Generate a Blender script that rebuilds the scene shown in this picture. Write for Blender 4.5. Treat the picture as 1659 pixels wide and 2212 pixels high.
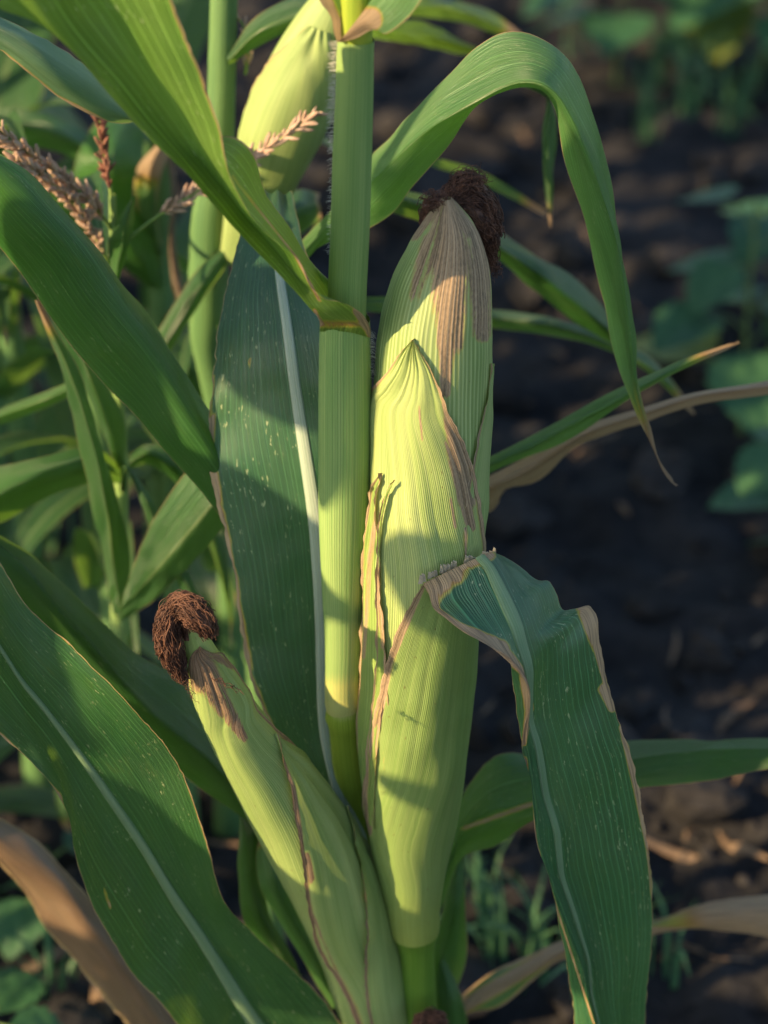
import bpy, math, random
import numpy as np
from mathutils import Vector

# ------------------------------------------------------------------ camera, sky, sun, exposure
SC = bpy.context.scene
for o in list(bpy.data.objects):
    bpy.data.objects.remove(o)
PITCH = math.radians(30.0)
DIST, ZC, FOCAL = 1.10, 0.55, 84.0
TAN = 18.0 / FOCAL
CAM = np.array([0.0, -DIST * math.cos(PITCH), ZC + DIST * math.sin(PITCH)])
FWD = np.array([0.0, math.cos(PITCH), -math.sin(PITCH)])
UPV = np.array([0.0, math.sin(PITCH), math.cos(PITCH)])
RGT = np.array([1.0, 0.0, 0.0])
cam = bpy.data.cameras.new("camera")
cam.sensor_fit = 'VERTICAL'; cam.sensor_height = 36.0; cam.sensor_width = 27.0
cam.lens = FOCAL; cam.clip_start = 0.02; cam.clip_end = 2000
cam.dof.use_dof = True; cam.dof.focus_distance = DIST - 0.025; cam.dof.aperture_fstop = 6.0
cam.dof.aperture_blades = 7
camo = bpy.data.objects.new("camera", cam); SC.collection.objects.link(camo)
camo.location = CAM; camo.rotation_euler = (math.pi / 2 - PITCH, 0, 0)
SC.camera = camo

SUN_AZ, SUN_EL = math.radians(68), math.radians(25)     # azimuth: to the viewer's left of the line plant -> camera
SUNV = np.array([-math.sin(SUN_AZ) * math.cos(SUN_EL), -math.cos(SUN_AZ) * math.cos(SUN_EL), math.sin(SUN_EL)])
world = bpy.data.worlds.new("World"); SC.world = world; world.use_nodes = True
wn = world.node_tree.nodes; wl = world.node_tree.links
sky = wn.new('ShaderNodeTexSky'); sky.sky_type = 'NISHITA'; sky.sun_disc = False
sky.sun_elevation = SUN_EL
sky.sun_rotation = math.atan2(SUNV[0], SUNV[1])
bg = wn['Background']; bg.inputs[1].default_value = 0.115
wl.new(sky.outputs[0], bg.inputs[0])
sun = bpy.data.lights.new("sun", 'SUN'); sun.energy = 5.0; sun.angle = math.radians(0.55); sun.color = (1.0, 0.72, 0.40)
suno = bpy.data.objects.new("sun", sun); SC.collection.objects.link(suno)
suno.rotation_euler = Vector(tuple(SUNV)).to_track_quat('Z', 'Y').to_euler()
vs = SC.view_settings; vs.view_transform = 'Standard'; vs.look = 'None'; vs.exposure = 1.12; vs.gamma = 1.0
SC.cycles.use_denoising = True
SC.cycles.max_bounces = 6; SC.cycles.diffuse_bounces = 3; SC.cycles.transmission_bounces = 4
SC.cycles.sample_clamp_indirect = 6.0

# ------------------------------------------------------------------ helpers
rng = np.random.RandomState(7)
random.seed(7)

def P(x, y, d=0.0):
    """the point of the upright plane y = d that stands behind a place of the picture (1659 x 2212 units)"""
    c = (x - 829.5) / 1106 * TAN; v = (1106 - y) / 1106 * TAN
    r = FWD + c * RGT + v * UPV
    return CAM + r * ((d - CAM[1]) / r[1])

def PP(lst):
    return np.array([P(*p) for p in lst])

def project(p):
    q = np.asarray(p) - CAM
    z = q @ FWD
    return np.stack([829.5 + (q @ RGT) / z / TAN * 1106, 1106 - (q @ UPV) / z / TAN * 1106, z], -1)

def pxm(p):
    return float((np.asarray(p) - CAM) @ FWD) * TAN / 1106

def spl_at(pts, tt):
    pts = np.asarray(pts, float); m = len(pts)
    if m == 1: return np.repeat(pts, len(tt), 0)
    seg = np.sqrt(((pts[1:] - pts[:-1]) ** 2).sum(1)) + 1e-9
    s = np.concatenate([[0], np.cumsum(seg)]); s /= s[-1]
    dl = (pts[1:] - pts[:-1]) / (s[1:] - s[:-1])[:, None]
    tg = np.empty_like(pts); tg[0] = dl[0]; tg[-1] = dl[-1]
    if m > 2:
        h = (s[1:] - s[:-1])[:, None]
        tg[1:-1] = (dl[:-1] * h[1:] + dl[1:] * h[:-1]) / (h[:-1] + h[1:])
    i = np.clip(np.searchsorted(s, tt, side='right') - 1, 0, m - 2)
    h = (s[i + 1] - s[i]); u = ((tt - s[i]) / h)[:, None]; h = h[:, None]
    return ((2*u**3 - 3*u**2 + 1) * pts[i] + (u**3 - 2*u**2 + u) * h * tg[i]
            + (-2*u**3 + 3*u**2) * pts[i + 1] + (u**3 - u**2) * h * tg[i + 1])

def spl(pts, n):
    return spl_at(pts, np.linspace(0, 1, n))

def ss(x, a, b):
    t = np.clip((x - a) / (b - a), 0, 1); return t * t * (3 - 2 * t)

def new_mesh(name, V, F, mat, uv=None, attrs=None, smooth=True):
    V = np.asarray(V, np.float32); F = np.asarray(F, np.int32)
    me = bpy.data.meshes.new(name)
    me.vertices.add(len(V)); me.vertices.foreach_set('co', V.ravel())
    k = F.shape[1]
    me.loops.add(F.size); me.loops.foreach_set('vertex_index', F.ravel())
    me.polygons.add(len(F)); me.polygons.foreach_set('loop_start', np.arange(0, F.size, k, dtype=np.int32))
    me.polygons.foreach_set('loop_total', np.full(len(F), k, np.int32))
    me.polygons.foreach_set('use_smooth', np.full(len(F), smooth))
    if uv is not None:
        l = me.uv_layers.new(name='UVMap'); l.data.foreach_set('uv', np.asarray(uv, np.float32)[F.ravel()].ravel())
    for a, vals in (attrs or {}).items():
        at = me.attributes.new(a, 'FLOAT', 'POINT'); at.data.foreach_set('value', np.asarray(vals, np.float32))
    me.materials.append(mat); me.update(calc_edges=True); me.validate()
    return me

def link(name, me, parent=None, label=None, cat=None, group=None, kind=None):
    o = bpy.data.objects.new(name, me); SC.collection.objects.link(o)
    if parent is not None:
        o.parent = parent
        p = parent; loc = Vector((0, 0, 0))
        while p is not None: loc += p.location; p = p.parent
        o.location = -loc
    if label: o['label'] = label
    if cat: o['category'] = cat
    if group: o['group'] = group
    if kind: o['kind'] = kind
    return o

def thing(name, loc, label, cat, group=None):
    o = bpy.data.objects.new(name, None); SC.collection.objects.link(o); o.empty_display_size = 0.05
    o.location = tuple(loc); o['label'] = label; o['category'] = cat
    if group: o['group'] = group
    return o

def grid_faces(nu, nv, wrap=False):
    i = np.arange(nv - 1)[:, None]; j = np.arange(nu if wrap else nu - 1)[None, :]
    j2 = (j + 1) % nu
    a = i * nu + j; b = i * nu + j2; c = (i + 1) * nu + j2; d = (i + 1) * nu + j
    return np.stack([a, b, c, d], -1).reshape(-1, 4)

def strokes_field(xy, strokes):
    """brown dead streaks: each (x1,y1,x2,y2,r1,r2,strength)"""
    f = np.zeros(len(xy))
    for (x1, y1, x2, y2, r1, r2, st) in strokes:
        a = np.array([x1, y1], float); b = np.array([x2, y2], float); ab = b - a
        t = np.clip(((xy - a) @ ab) / (ab @ ab + 1e-9), 0, 1)
        dd = np.sqrt(((xy - a - t[:, None] * ab) ** 2).sum(1)); r = r1 + (r2 - r1) * t
        f = np.maximum(f, st * np.clip(1.25 - dd / r, 0, 1))
    return f

def fbm1(x, seed, oct=3):
    r = np.random.RandomState(seed); out = np.zeros_like(x, float); a = 1.0; f = 1.0
    for _ in range(oct):
        tab = r.rand(4096) * 2 - 1; xi = np.floor(x * f).astype(int); fr = x * f - xi; fr = fr * fr * (3 - 2 * fr)
        out += a * (tab[xi % 4096] * (1 - fr) + tab[(xi + 1) % 4096] * fr); a *= .5; f *= 2.1
    return out

def leaf_grid(rails, nu, nv, crease=0.0, ws=None):
    R = np.array([spl(r, nv) for r in rails])                  # K,nv,3
    K = len(R); ws = np.linspace(0, 1, K) if ws is None else np.array(ws, float)
    uu = np.linspace(0, 1, nu)
    if K == 2:
        return R[0][:, None] * (1 - uu)[None, :, None] + R[1][:, None] * uu[None, :, None]
    i = np.clip(np.searchsorted(ws, uu, side='right') - 1, 0, K - 2)
    h = ws[i + 1] - ws[i]; t = (uu - ws[i]) / h
    dl = (R[1:] - R[:-1]) / (ws[1:] - ws[:-1])[:, None, None]
    tg = np.empty_like(R); tg[0] = dl[0]; tg[-1] = dl[-1]; tg[1:-1] = .5 * (dl[:-1] + dl[1:])
    if K == 3:
        tg[0] = dl[0] * 1.5 - tg[1] * .5; tg[-1] = dl[-1] * 1.5 - tg[1] * .5
    T = t[:, None, None]; H = h[:, None, None]
    S = ((2*T**3 - 3*T**2 + 1) * R[i] + (T**3 - 2*T**2 + T) * H * tg[i] + (-2*T**3 + 3*T**2) * R[i + 1] + (T**3 - T**2) * H * tg[i + 1])
    L = R[i] * (1 - T) + R[i + 1] * T
    return np.transpose(S * (1 - crease) + L * crease, (1, 0, 2))      # nv,nu,3

def normals(G):
    du = np.gradient(G, axis=1); dv = np.gradient(G, axis=0)
    n = np.cross(du, dv); n /= (np.linalg.norm(n, axis=2, keepdims=True) + 1e-12)
    return n

def leaf(rails, mat, parent, name='leaf', label=None, nu=25, nv=90, crease=0.0, ripple=0.0, rfreq=14, strokes=(), seed=0,
         rib=None, ribmat=None, ribw=0.035, ribsign=1, px=True, ws=None, ribat=.5, jag=0.0, cut=None, ribend=1.0, bumpy=0.0010):
    rr = [PP(r) if px else np.asarray(r, float) for r in rails]
    G = leaf_grid(rr, nu, nv, crease, ws)
    w = np.linspace(0, 1, nu)[None, :]; mid = G[:, nu // 2]
    s = np.concatenate([[0], np.cumsum(np.linalg.norm(np.diff(mid, axis=0), axis=1))])
    N = normals(G)
    edge = np.abs(w - .5) * 2
    if ripple:
        left = fbm1(s * rfreq, seed * 7 + 1, 2)[:, None]; right = fbm1(s * rfreq, seed * 7 + 2, 2)[:, None]
        G = G + N * (ripple * edge[..., None] ** 2 * np.where(w < .5, left, right)[..., None])
    if bumpy:
        b = fbm1(s * 40, seed * 7 + 3, 2)[:, None] * np.sin(w * 9 + seed) + fbm1(s * 22, seed * 7 + 4, 2)[:, None] * np.cos(w * 14 + seed)
        G = G + N * (bumpy * b)[..., None]
    if jag:
        jl = fbm1(s * 260, seed * 7 + 5, 2); jr = fbm1(s * 260, seed * 7 + 6, 2)
        G[:, 0] += (G[:, 1] - G[:, 0]) * jag * jl[:, None]; G[:, -1] += (G[:, -2] - G[:, -1]) * jag * jr[:, None]
    V = G.reshape(-1, 3)
    uv = np.stack([np.broadcast_to(w, (nv, nu)), np.broadcast_to(s[:, None], (nv, nu))], -1).reshape(-1, 2)
    vn = np.broadcast_to(np.linspace(0, 1, nv)[:, None], (nv, nu)).ravel()
    pr = project(V)[:, :2]
    dry = strokes_field(pr, strokes) if len(strokes) else np.zeros(len(V))
    F = grid_faces(nu, nv)
    if cut is not None:
        c = V[F].mean(1); keep = ~cut(project(c)[:, :2], uv[F].mean(1)); F = F[keep]
    o = link(name, new_mesh(name, V, F, mat, uv, {'dry': dry, 'vn': vn}), parent, label)
    if rib:
        n2 = int(nv * ribend); k = 10; ph = np.linspace(0, 2 * np.pi, k, endpoint=False); a = np.cos(ph); bq = np.sin(ph)
        idx = ribat * (nu - 1); i0 = int(math.floor(idx)); fr = idx - i0; i1 = min(i0 + 1, nu - 1)
        C = G[:, i0] * (1 - fr) + G[:, i1] * fr; Nn = N[:, i0]
        S = G[:, min(i0 + 2, nu - 1)] - G[:, max(i0 - 2, 0)]; S /= (np.linalg.norm(S, axis=1, keepdims=True) + 1e-12)
        tt = np.linspace(0, 1, nv); hw = ribw * (1 - .8 * tt) * (0.6 + .4 * ss(tt, 0, .1))
        Rg = C[:n2, None] + S[:n2, None] * (a[None, :, None] * hw[:n2, None, None]) + Nn[:n2, None] * (bq[None, :, None] * (hw[:n2, None, None] * .30 + .0003))
        uv2 = np.stack(np.broadcast_arrays((a[None, :] + 1) / 2, s[:n2, None]), -1).reshape(-1, 2)
        link('midrib', new_mesh('midrib', Rg.reshape(-1, 3), grid_faces(k, n2, True), ribmat, uv2,
                                {'dry': np.zeros(k * n2), 'vn': np.repeat(tt[:n2], k)}), o)
    return o

def tube_geo(pts, rad, sides=8):
    pts = np.asarray(pts, float); n = len(pts)
    T = np.gradient(pts, axis=0); T /= (np.linalg.norm(T, axis=1, keepdims=True) + 1e-12)
    ref = np.array([0.31, -0.9, 0.2]); A = np.cross(T, ref); A /= (np.linalg.norm(A, axis=1, keepdims=True) + 1e-12); B = np.cross(T, A)
    th = np.linspace(0, 2 * np.pi, sides, endpoint=False)
    rad = np.broadcast_to(np.asarray(rad, float), (n,))
    V = pts[:, None] + rad[:, None, None] * (np.cos(th)[None, :, None] * A[:, None] + np.sin(th)[None, :, None] * B[:, None])
    return V.reshape(-1, 3), grid_faces(sides, n, True)

def join_geo(parts):
    Vs, Fs, k = [], [], 0
    for V, F in parts:
        Vs.append(V); Fs.append(F + k); k += len(V)
    return np.concatenate(Vs), np.concatenate(Fs)

class Axis:
    """a round body along a curved axis: (x, y, depth, radius) in picture units"""
    def __init__(self, pts):
        w = np.array([list(P(x, y, d)) + [r * pxm(P(x, y, d))] for x, y, d, r in pts])
        self.pts = w; self.px = np.array([[p[0], p[1], p[3]] for p in pts], float)
        tt = np.linspace(0, 1, 400); q = spl_at(w, tt); self.tt = tt; self.q = q
        T = np.gradient(q[:, :3], axis=0); T /= np.linalg.norm(T, axis=1, keepdims=True)
        tc = CAM - q[:, :3]; tc /= np.linalg.norm(tc, axis=1, keepdims=True)
        S = np.cross(tc, T); S /= np.linalg.norm(S, axis=1, keepdims=True)
        S *= np.where((S @ RGT) < 0, -1, 1)[:, None]
        Fr = np.cross(T, S); Fr *= np.where((Fr * tc).sum(1) < 0, -1, 1)[:, None]
        self.S, self.Fr, self.T = S, Fr, T
        self.pp = project(q[:, :3]); self.rp = q[:, 3] / (self.pp[:, 2] * TAN / 1106)
        self.s = np.concatenate([[0], np.cumsum(np.linalg.norm(np.diff(q[:, :3], axis=0), axis=1))])
    def at(self, t, th, dr=0.0):
        t = np.clip(t, 0, 1)
        f = lambda A: np.stack([np.interp(t, self.tt, A[:, k]) for k in range(A.shape[1])], -1)
        q = f(self.q); S = f(self.S); Fr = f(self.Fr)
        r = (q[..., 3] + dr)[..., None]
        return q[..., :3] + r * (np.sin(th)[..., None] * S + np.cos(th)[..., None] * Fr)
    def solve(self, x, y):
        tx, ty = float(x), float(y)
        for _ in range(5):
            t, th = self.solve_raw(tx, ty)
            p = project(self.at(np.array([t]), np.array([th]), np.array([.0015])))[0]
            tx += max(-40, min(40, .8 * (x - p[0]))); ty += max(-40, min(40, .8 * (y - p[1])))
            tx = max(x - 60, min(x + 60, tx)); ty = max(y - 90, min(y + 90, ty))
        return self.solve_raw(tx, ty)
    def solve_raw(self, x, y):
        d = self.pp[:, :2] - np.array([x, y]); sp = project(self.q[:, :3] + self.S * self.q[:, 3:4])[:, :2] - self.pp[:, :2]
        tp = np.gradient(self.pp[:, :2], axis=0); tp /= np.linalg.norm(tp, axis=1, keepdims=True) + 1e-9
        i = int(np.argmin(np.abs((d * tp).sum(1)) + (np.linalg.norm(d, axis=1) > 3.5 * np.maximum(self.rp, 20)) * 1e4))
        off = -(d[i] @ sp[i]) / (sp[i] @ sp[i] + 1e-9)
        return self.tt[i], math.asin(max(-1, min(1, off)))
    def t_at_y(self, y):
        i = int(np.argmin(np.abs(self.pp[:, 1] - y))); return self.tt[i]

def tube_on(ax, mat, parent, name, t0=0.0, t1=1.0, nu=48, nv=60, dr=0.0, th0=-math.pi, th1=math.pi, strokes=(), label=None, prof=None, seed=3, wob=0.0):
    t = np.linspace(t0, t1, nv)[:, None]; th = np.linspace(th0, th1, nu)[None, :]
    T, H = np.broadcast_arrays(t, th)
    d = np.zeros_like(T) + dr
    if prof is not None: d = d + prof(T, H)
    if wob: d = d + wob * fbm1(T.ravel() * 30 + np.round(H.ravel() * 3), seed, 2).reshape(T.shape)
    V = ax.at(T, H, d).reshape(-1, 3)
    s = np.interp(T.ravel(), ax.tt, ax.s)
    uv = np.stack([(H.ravel() - th0) / (th1 - th0), s], -1)
    dry = strokes_field(project(V)[:, :2], strokes) if len(strokes) else np.zeros(len(V))
    return link(name, new_mesh(name, V, grid_faces(nu, nv), mat, uv, {'dry': dry, 'vn': (T.ravel() - t0) / (t1 - t0)}), parent, label)

def husk(ax, left, right, dr, mat, parent, nu=70, nv=110, strokes=(), label=None, lift=(0.0, 0.0), name='husk', seed=1, jag=.3, wrinkle=.0006, pleat=0.0, flush=0.0):
    """a husk leaf lying round an ear: its two margins from base to tip, each place (x, y) in the picture or (t, degrees, 'a')"""
    def conv(m):
        out = []
        for p in m:
            out.append((p[0], math.radians(p[1])) if len(p) == 3 else ax.solve(*p))
        return np.array(out)
    vv_ = np.linspace(0, 1, nv)
    def byt(m):
        q = spl(conv(m) * np.array([8.0, 1.0]), 400); q[:, 0] /= 8.0; q[:, 0] = np.maximum.accumulate(q[:, 0]) + np.linspace(0, 1e-5, 400)
        t = q[0, 0] + (q[-1, 0] - q[0, 0]) * (1 - (1 - vv_) ** 1.25)
        return np.stack([t, np.interp(t, q[:, 0], q[:, 1])], -1)
    L = byt(left); R = byt(right)
    w = np.linspace(0, 1, nu)[None, :]
    T = L[:, :1] * (1 - w) + R[:, :1] * w; H = L[:, 1:] * (1 - w) + R[:, 1:] * w
    v = np.linspace(0, 1, nv)[:, None]
    el = np.exp(-w / .06) * lift[0] + np.exp(-(1 - w) / .06) * lift[1]
    nz = fbm1(v.ravel() * 9, seed * 3 + 1, 2)[:, None] * np.sin(w * 11 + seed) + fbm1(v.ravel() * 5, seed * 3 + 2, 2)[:, None] * np.cos(w * 23 + seed * 2)
    el2 = (np.exp(-w / .05) + np.exp(-(1 - w) / .05)) * fbm1(v.ravel() * 24, seed * 3 + 5, 2)[:, None] * .0008
    D = dr + el * (.35 + .65 * v) + wrinkle * nz + el2
    if pleat:
        ph = w * 26 + 1.5 * fbm1(w.ravel() * 7, seed + 50, 2)[None, :]
        D = D + pleat * (np.abs(np.sin(ph)) - .5) * (.45 + .55 * v) * (1 + .5 * fbm1(v.ravel() * 6, seed + 60, 2)[:, None])
    if flush: D = D * (.12 + .88 * ss(v, 0, flush))
    je = jag * math.radians(1.6)
    H = H + np.exp(-w / .02) * je * fbm1(v.ravel() * 70, seed * 3 + 3, 2)[:, None] + np.exp(-(1 - w) / .02) * je * fbm1(v.ravel() * 70, seed * 3 + 4, 2)[:, None]
    V = ax.at(T, H, D).reshape(-1, 3)
    s = np.interp(T.ravel(), ax.tt, ax.s)
    uv = np.stack([np.broadcast_to(w, T.shape).ravel(), s], -1)
    dry = strokes_field(project(V)[:, :2], strokes) if len(strokes) else np.zeros(len(V))
    return link(name, new_mesh(name, V, grid_faces(nu, nv), mat, uv, {'dry': dry, 'vn': np.broadcast_to(v, T.shape).ravel()}), parent, label)

# ------------------------------------------------------------------ materials
class NB:
    def __init__(self, name):
        self.mat = bpy.data.materials.new(name); self.mat.use_nodes = True
        self.nt = self.mat.node_tree; self.nt.nodes.clear()
        self.out = self.nt.nodes.new('ShaderNodeOutputMaterial')
    def node(self, t): return self.nt.nodes.new(t)
    def put(self, sock, v):
        if isinstance(v, bpy.types.NodeSocket): self.nt.links.new(v, sock)
        elif isinstance(v, (tuple, list)) and len(v) == 3 and sock.type == 'RGBA': sock.default_value = (*v, 1)
        else: sock.default_value = v
    def m(self, op, a, b=0.0, c=None, clamp=False):
        n = self.node('ShaderNodeMath'); n.operation = op; n.use_clamp = clamp
        self.put(n.inputs[0], a); self.put(n.inputs[1], b)
        if c is not None: self.put(n.inputs[2], c)
        return n.outputs[0]
    def ss(self, x, lo, hi):
        n = self.node('ShaderNodeMapRange'); n.interpolation_type = 'SMOOTHSTEP'
        self.put(n.inputs[0], x); self.put(n.inputs[1], lo); self.put(n.inputs[2], hi); return n.outputs[0]
    def vec(self, x, y, z=0.0):
        n = self.node('ShaderNodeCombineXYZ'); self.put(n.inputs[0], x); self.put(n.inputs[1], y); self.put(n.inputs[2], z); return n.outputs[0]
    def noise(self, vec, scale=1.0, detail=2.0, rough=.5):
        n = self.node('ShaderNodeTexNoise'); self.put(n.inputs['Vector'], vec); n.inputs['Scale'].default_value = scale
        n.inputs['Detail'].default_value = detail; n.inputs['Roughness'].default_value = rough; return n.outputs[0]
    def mix(self, f, a, b):
        n = self.node('ShaderNodeMix'); n.data_type = 'RGBA'
        self.put(n.inputs[0], f); self.put(n.inputs[6], a); self.put(n.inputs[7], b); return n.outputs[2]
    def uv(self):
        n = self.node('ShaderNodeUVMap'); n.uv_map = 'UVMap'; s = self.node('ShaderNodeSeparateXYZ'); self.nt.links.new(n.outputs[0], s.inputs[0])
        return s.outputs[0], s.outputs[1]
    def attr(self, a):
        n = self.node('ShaderNodeAttribute'); n.attribute_name = a; return n.outputs['Fac']
    def rnd(self):
        return self.node('ShaderNodeObjectInfo').outputs['Random']
    def bump(self, h, strength, dist):
        n = self.node('ShaderNodeBump'); n.inputs['Strength'].default_value = strength; n.inputs['Distance'].default_value = dist
        self.put(n.inputs['Height'], h); return n.outputs[0]
    def finish(self, col, rough, normal=None, spec=.5, transl=0.0, tcol=None, coat=0.0):
        p = self.node('ShaderNodeBsdfPrincipled'); self.put(p.inputs['Base Color'], col); self.put(p.inputs['Roughness'], rough)
        self.put(p.inputs['Specular IOR Level'], spec)
        if normal is not None: self.put(p.inputs['Normal'], normal)
        if coat: p.inputs['Coat Weight'].default_value = coat; p.inputs['Coat Roughness'].default_value = .3
        if transl:
            t = self.node('ShaderNodeBsdfTranslucent'); self.put(t.inputs[0], tcol if tcol is not None else col)
            if normal is not None: self.put(t.inputs['Normal'], normal)
            mx = self.node('ShaderNodeMixShader'); self.put(mx.inputs[0], transl)
            self.nt.links.new(p.outputs[0], mx.inputs[1]); self.nt.links.new(t.outputs[0], mx.inputs[2]); self.nt.links.new(mx.outputs[0], self.out.inputs[0])
        else:
            self.nt.links.new(p.outputs[0], self.out.inputs[0])
        return self.mat

TAN_C, BROWN, YEL, OCHRE = (.52, .36, .20), (.17, .085, .045), (.50, .42, .06), (.42, .20, .05)

def leaf_mat(name, dark, light, nv=30, edge=.012, edgevar=.03, fleck=.5, transl=.32, tcol=(.32, .54, .03), rough=.36, vein=.30, ribw=0.0,
             ribcol=(.34, .44, .22), yellow=.25, spec=.95, tipdry=0.0, veincol=None, drycol=TAN_C):
    b = NB(name); w, s = b.uv(); seed = b.m('MULTIPLY', b.rnd(), 37.0)
    big = b.noise(b.vec(b.m('MULTIPLY', w, 3.0), b.m('MULTIPLY', s, 14.0), seed), 1.0, 3.0)
    streak = b.noise(b.vec(b.m('MULTIPLY', w, 70.0), b.m('MULTIPLY', s, 5.0), seed), 1.0, 3.0)
    fine = b.noise(b.vec(b.m('MULTIPLY', w, 260.0), b.m('MULTIPLY', s, 60.0), seed), 1.0, 2.0)
    col = b.mix(b.ss(b.m('ADD', b.m('MULTIPLY', big, .65), b.m('MULTIPLY', streak, .35)), .32, .68), dark, light)
    # yellowing blotches
    yb = b.noise(b.vec(b.m('MULTIPLY', w, 7.0), b.m('MULTIPLY', s, 26.0), b.m('ADD', seed, 5.0)), 1.0, 5.0, .65)
    col = b.mix(b.m('MULTIPLY', b.ss(yb, .56, .80), yellow), col, (.22, .24, .03))
    # veins: strong and weak
    wj = b.m('ADD', w, b.m('MULTIPLY', b.m('SUBTRACT', b.noise(b.vec(b.m('MULTIPLY', w, 16.0), b.m('MULTIPLY', s, 1.2), seed), 1.0, 2.0), .5), .05))
    ph = b.m('MULTIPLY', wj, float(nv)); tri = b.m('ABSOLUTE', b.m('SUBTRACT', b.m('FRACT', ph), .5))
    major = b.ss(tri, .10, .02)
    tri2 = b.m('ABSOLUTE', b.m('SUBTRACT', b.m('FRACT', b.m('MULTIPLY', ph, 5.0)), .5))
    minor = b.ss(tri2, .35, .08)
    vv = b.m('MULTIPLY', b.m('ADD', b.m('MULTIPLY', major, 1.3), b.m('MULTIPLY', minor, .5)), b.m('ADD', .5, streak))
    col = b.mix(b.m('MULTIPLY', vv, vein), col, veincol or tuple(min(1, c * 2.2 + .03) for c in light))
    col = b.mix(b.m('MULTIPLY', b.ss(fine, .35, .7), .14), col, tuple(c * .5 for c in dark))
    # pale feeding flecks, in clusters, drawn out along the veins
    fl = b.noise(b.vec(b.m('MULTIPLY', w, 75.0), b.m('MULTIPLY', s, 210.0), seed), 1.0, 2.0, .65)
    fm = b.noise(b.vec(b.m('MULTIPLY', w, 9.0), b.m('MULTIPLY', s, 50.0), b.m('ADD', seed, 9.0)), 1.0, 2.0)
    fk = b.m('MULTIPLY', b.ss(fl, .635, .675), b.ss(fm, .46, .60))
    col = b.mix(b.m('MULTIPLY', fk, fleck), col, (.55, .60, .32))
    wax_sheen = b.noise(b.vec(b.m('MULTIPLY', w, 5.0), b.m('MULTIPLY', s, 20.0), b.m('ADD', seed, 14.0)), 1.0, 5.0, .6)
    col = b.mix(b.m('MULTIPLY', b.ss(wax_sheen, .30, .75), .10), col, (.20, .25, .18))  # waxy bloom that also mixes a pale painted sheen into the blade colour
    if ribw:
        rb = b.ss(b.m('ABSOLUTE', b.m('SUBTRACT', w, .5)), ribw, ribw * .35)
        col = b.mix(rb, col, ribcol)
    # dry margin and drawn streaks
    e = b.m('MINIMUM', w, b.m('SUBTRACT', 1.0, w))
    en = b.noise(b.vec(b.m('GREATER_THAN', w, .5), b.m('MULTIPLY', s, 11.0), b.m('ADD', seed, 2.0)), 1.0, 4.0, .6)
    ew = b.m('ADD', edge, b.m('MULTIPLY', b.ss(en, .45, .75), edgevar))
    ed = b.m('DIVIDE', e, ew)                                  # < 1 inside the dry margin
    edm = b.m('SUBTRACT', 1.0, b.m('MULTIPLY', ed, .5), clamp=True)
    rag = b.noise(b.vec(b.m('MULTIPLY', w, 26.0), b.m('MULTIPLY', s, 130.0), seed), 1.0, 4.0, .7)
    dr = b.m('MULTIPLY', b.attr('dry'), b.m('ADD', .30, b.m('ADD', b.m('MULTIPLY', streak, .7), b.m('MULTIPLY', rag, .75))))
    mk = b.m('MAXIMUM', edm, dr)
    if tipdry:
        mk = b.m('MAXIMUM', mk, b.ss(b.m('ADD', b.attr('vn'), b.m('MULTIPLY', streak, .12)), 1.0 - tipdry, 1.06))
    col = b.mix(b.m('MULTIPLY', b.ss(mk, .28, .50), .85), col, YEL)
    col = b.mix(b.ss(mk, .46, .58), col, OCHRE)
    pat = b.noise(b.vec(b.m('MULTIPLY', w, 90.0), b.m('MULTIPLY', s, 40.0), seed), 1.0, 3.0)
    dcol = b.mix(b.ss(pat, .42, .70), drycol, tuple(c * .5 for c in drycol))
    drm = b.ss(mk, .54, .66)
    col = b.mix(drm, col, dcol)
    tc = b.mix(drm, b.mix(.45, col, tcol), dcol)
    h = b.m('ADD', b.m('ADD', b.m('MULTIPLY', major, -.6), b.m('MULTIPLY', minor, .5)), b.m('MULTIPLY', fine, .5))
    nrm = b.bump(h, .6, .0006)
    rg = b.m('ADD', b.m('ADD', rough - .05, b.m('MULTIPLY', fine, .12)), b.m('MULTIPLY', drm, .3))
    return b.finish(col, rg, nrm, spec, transl, tc)

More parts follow.
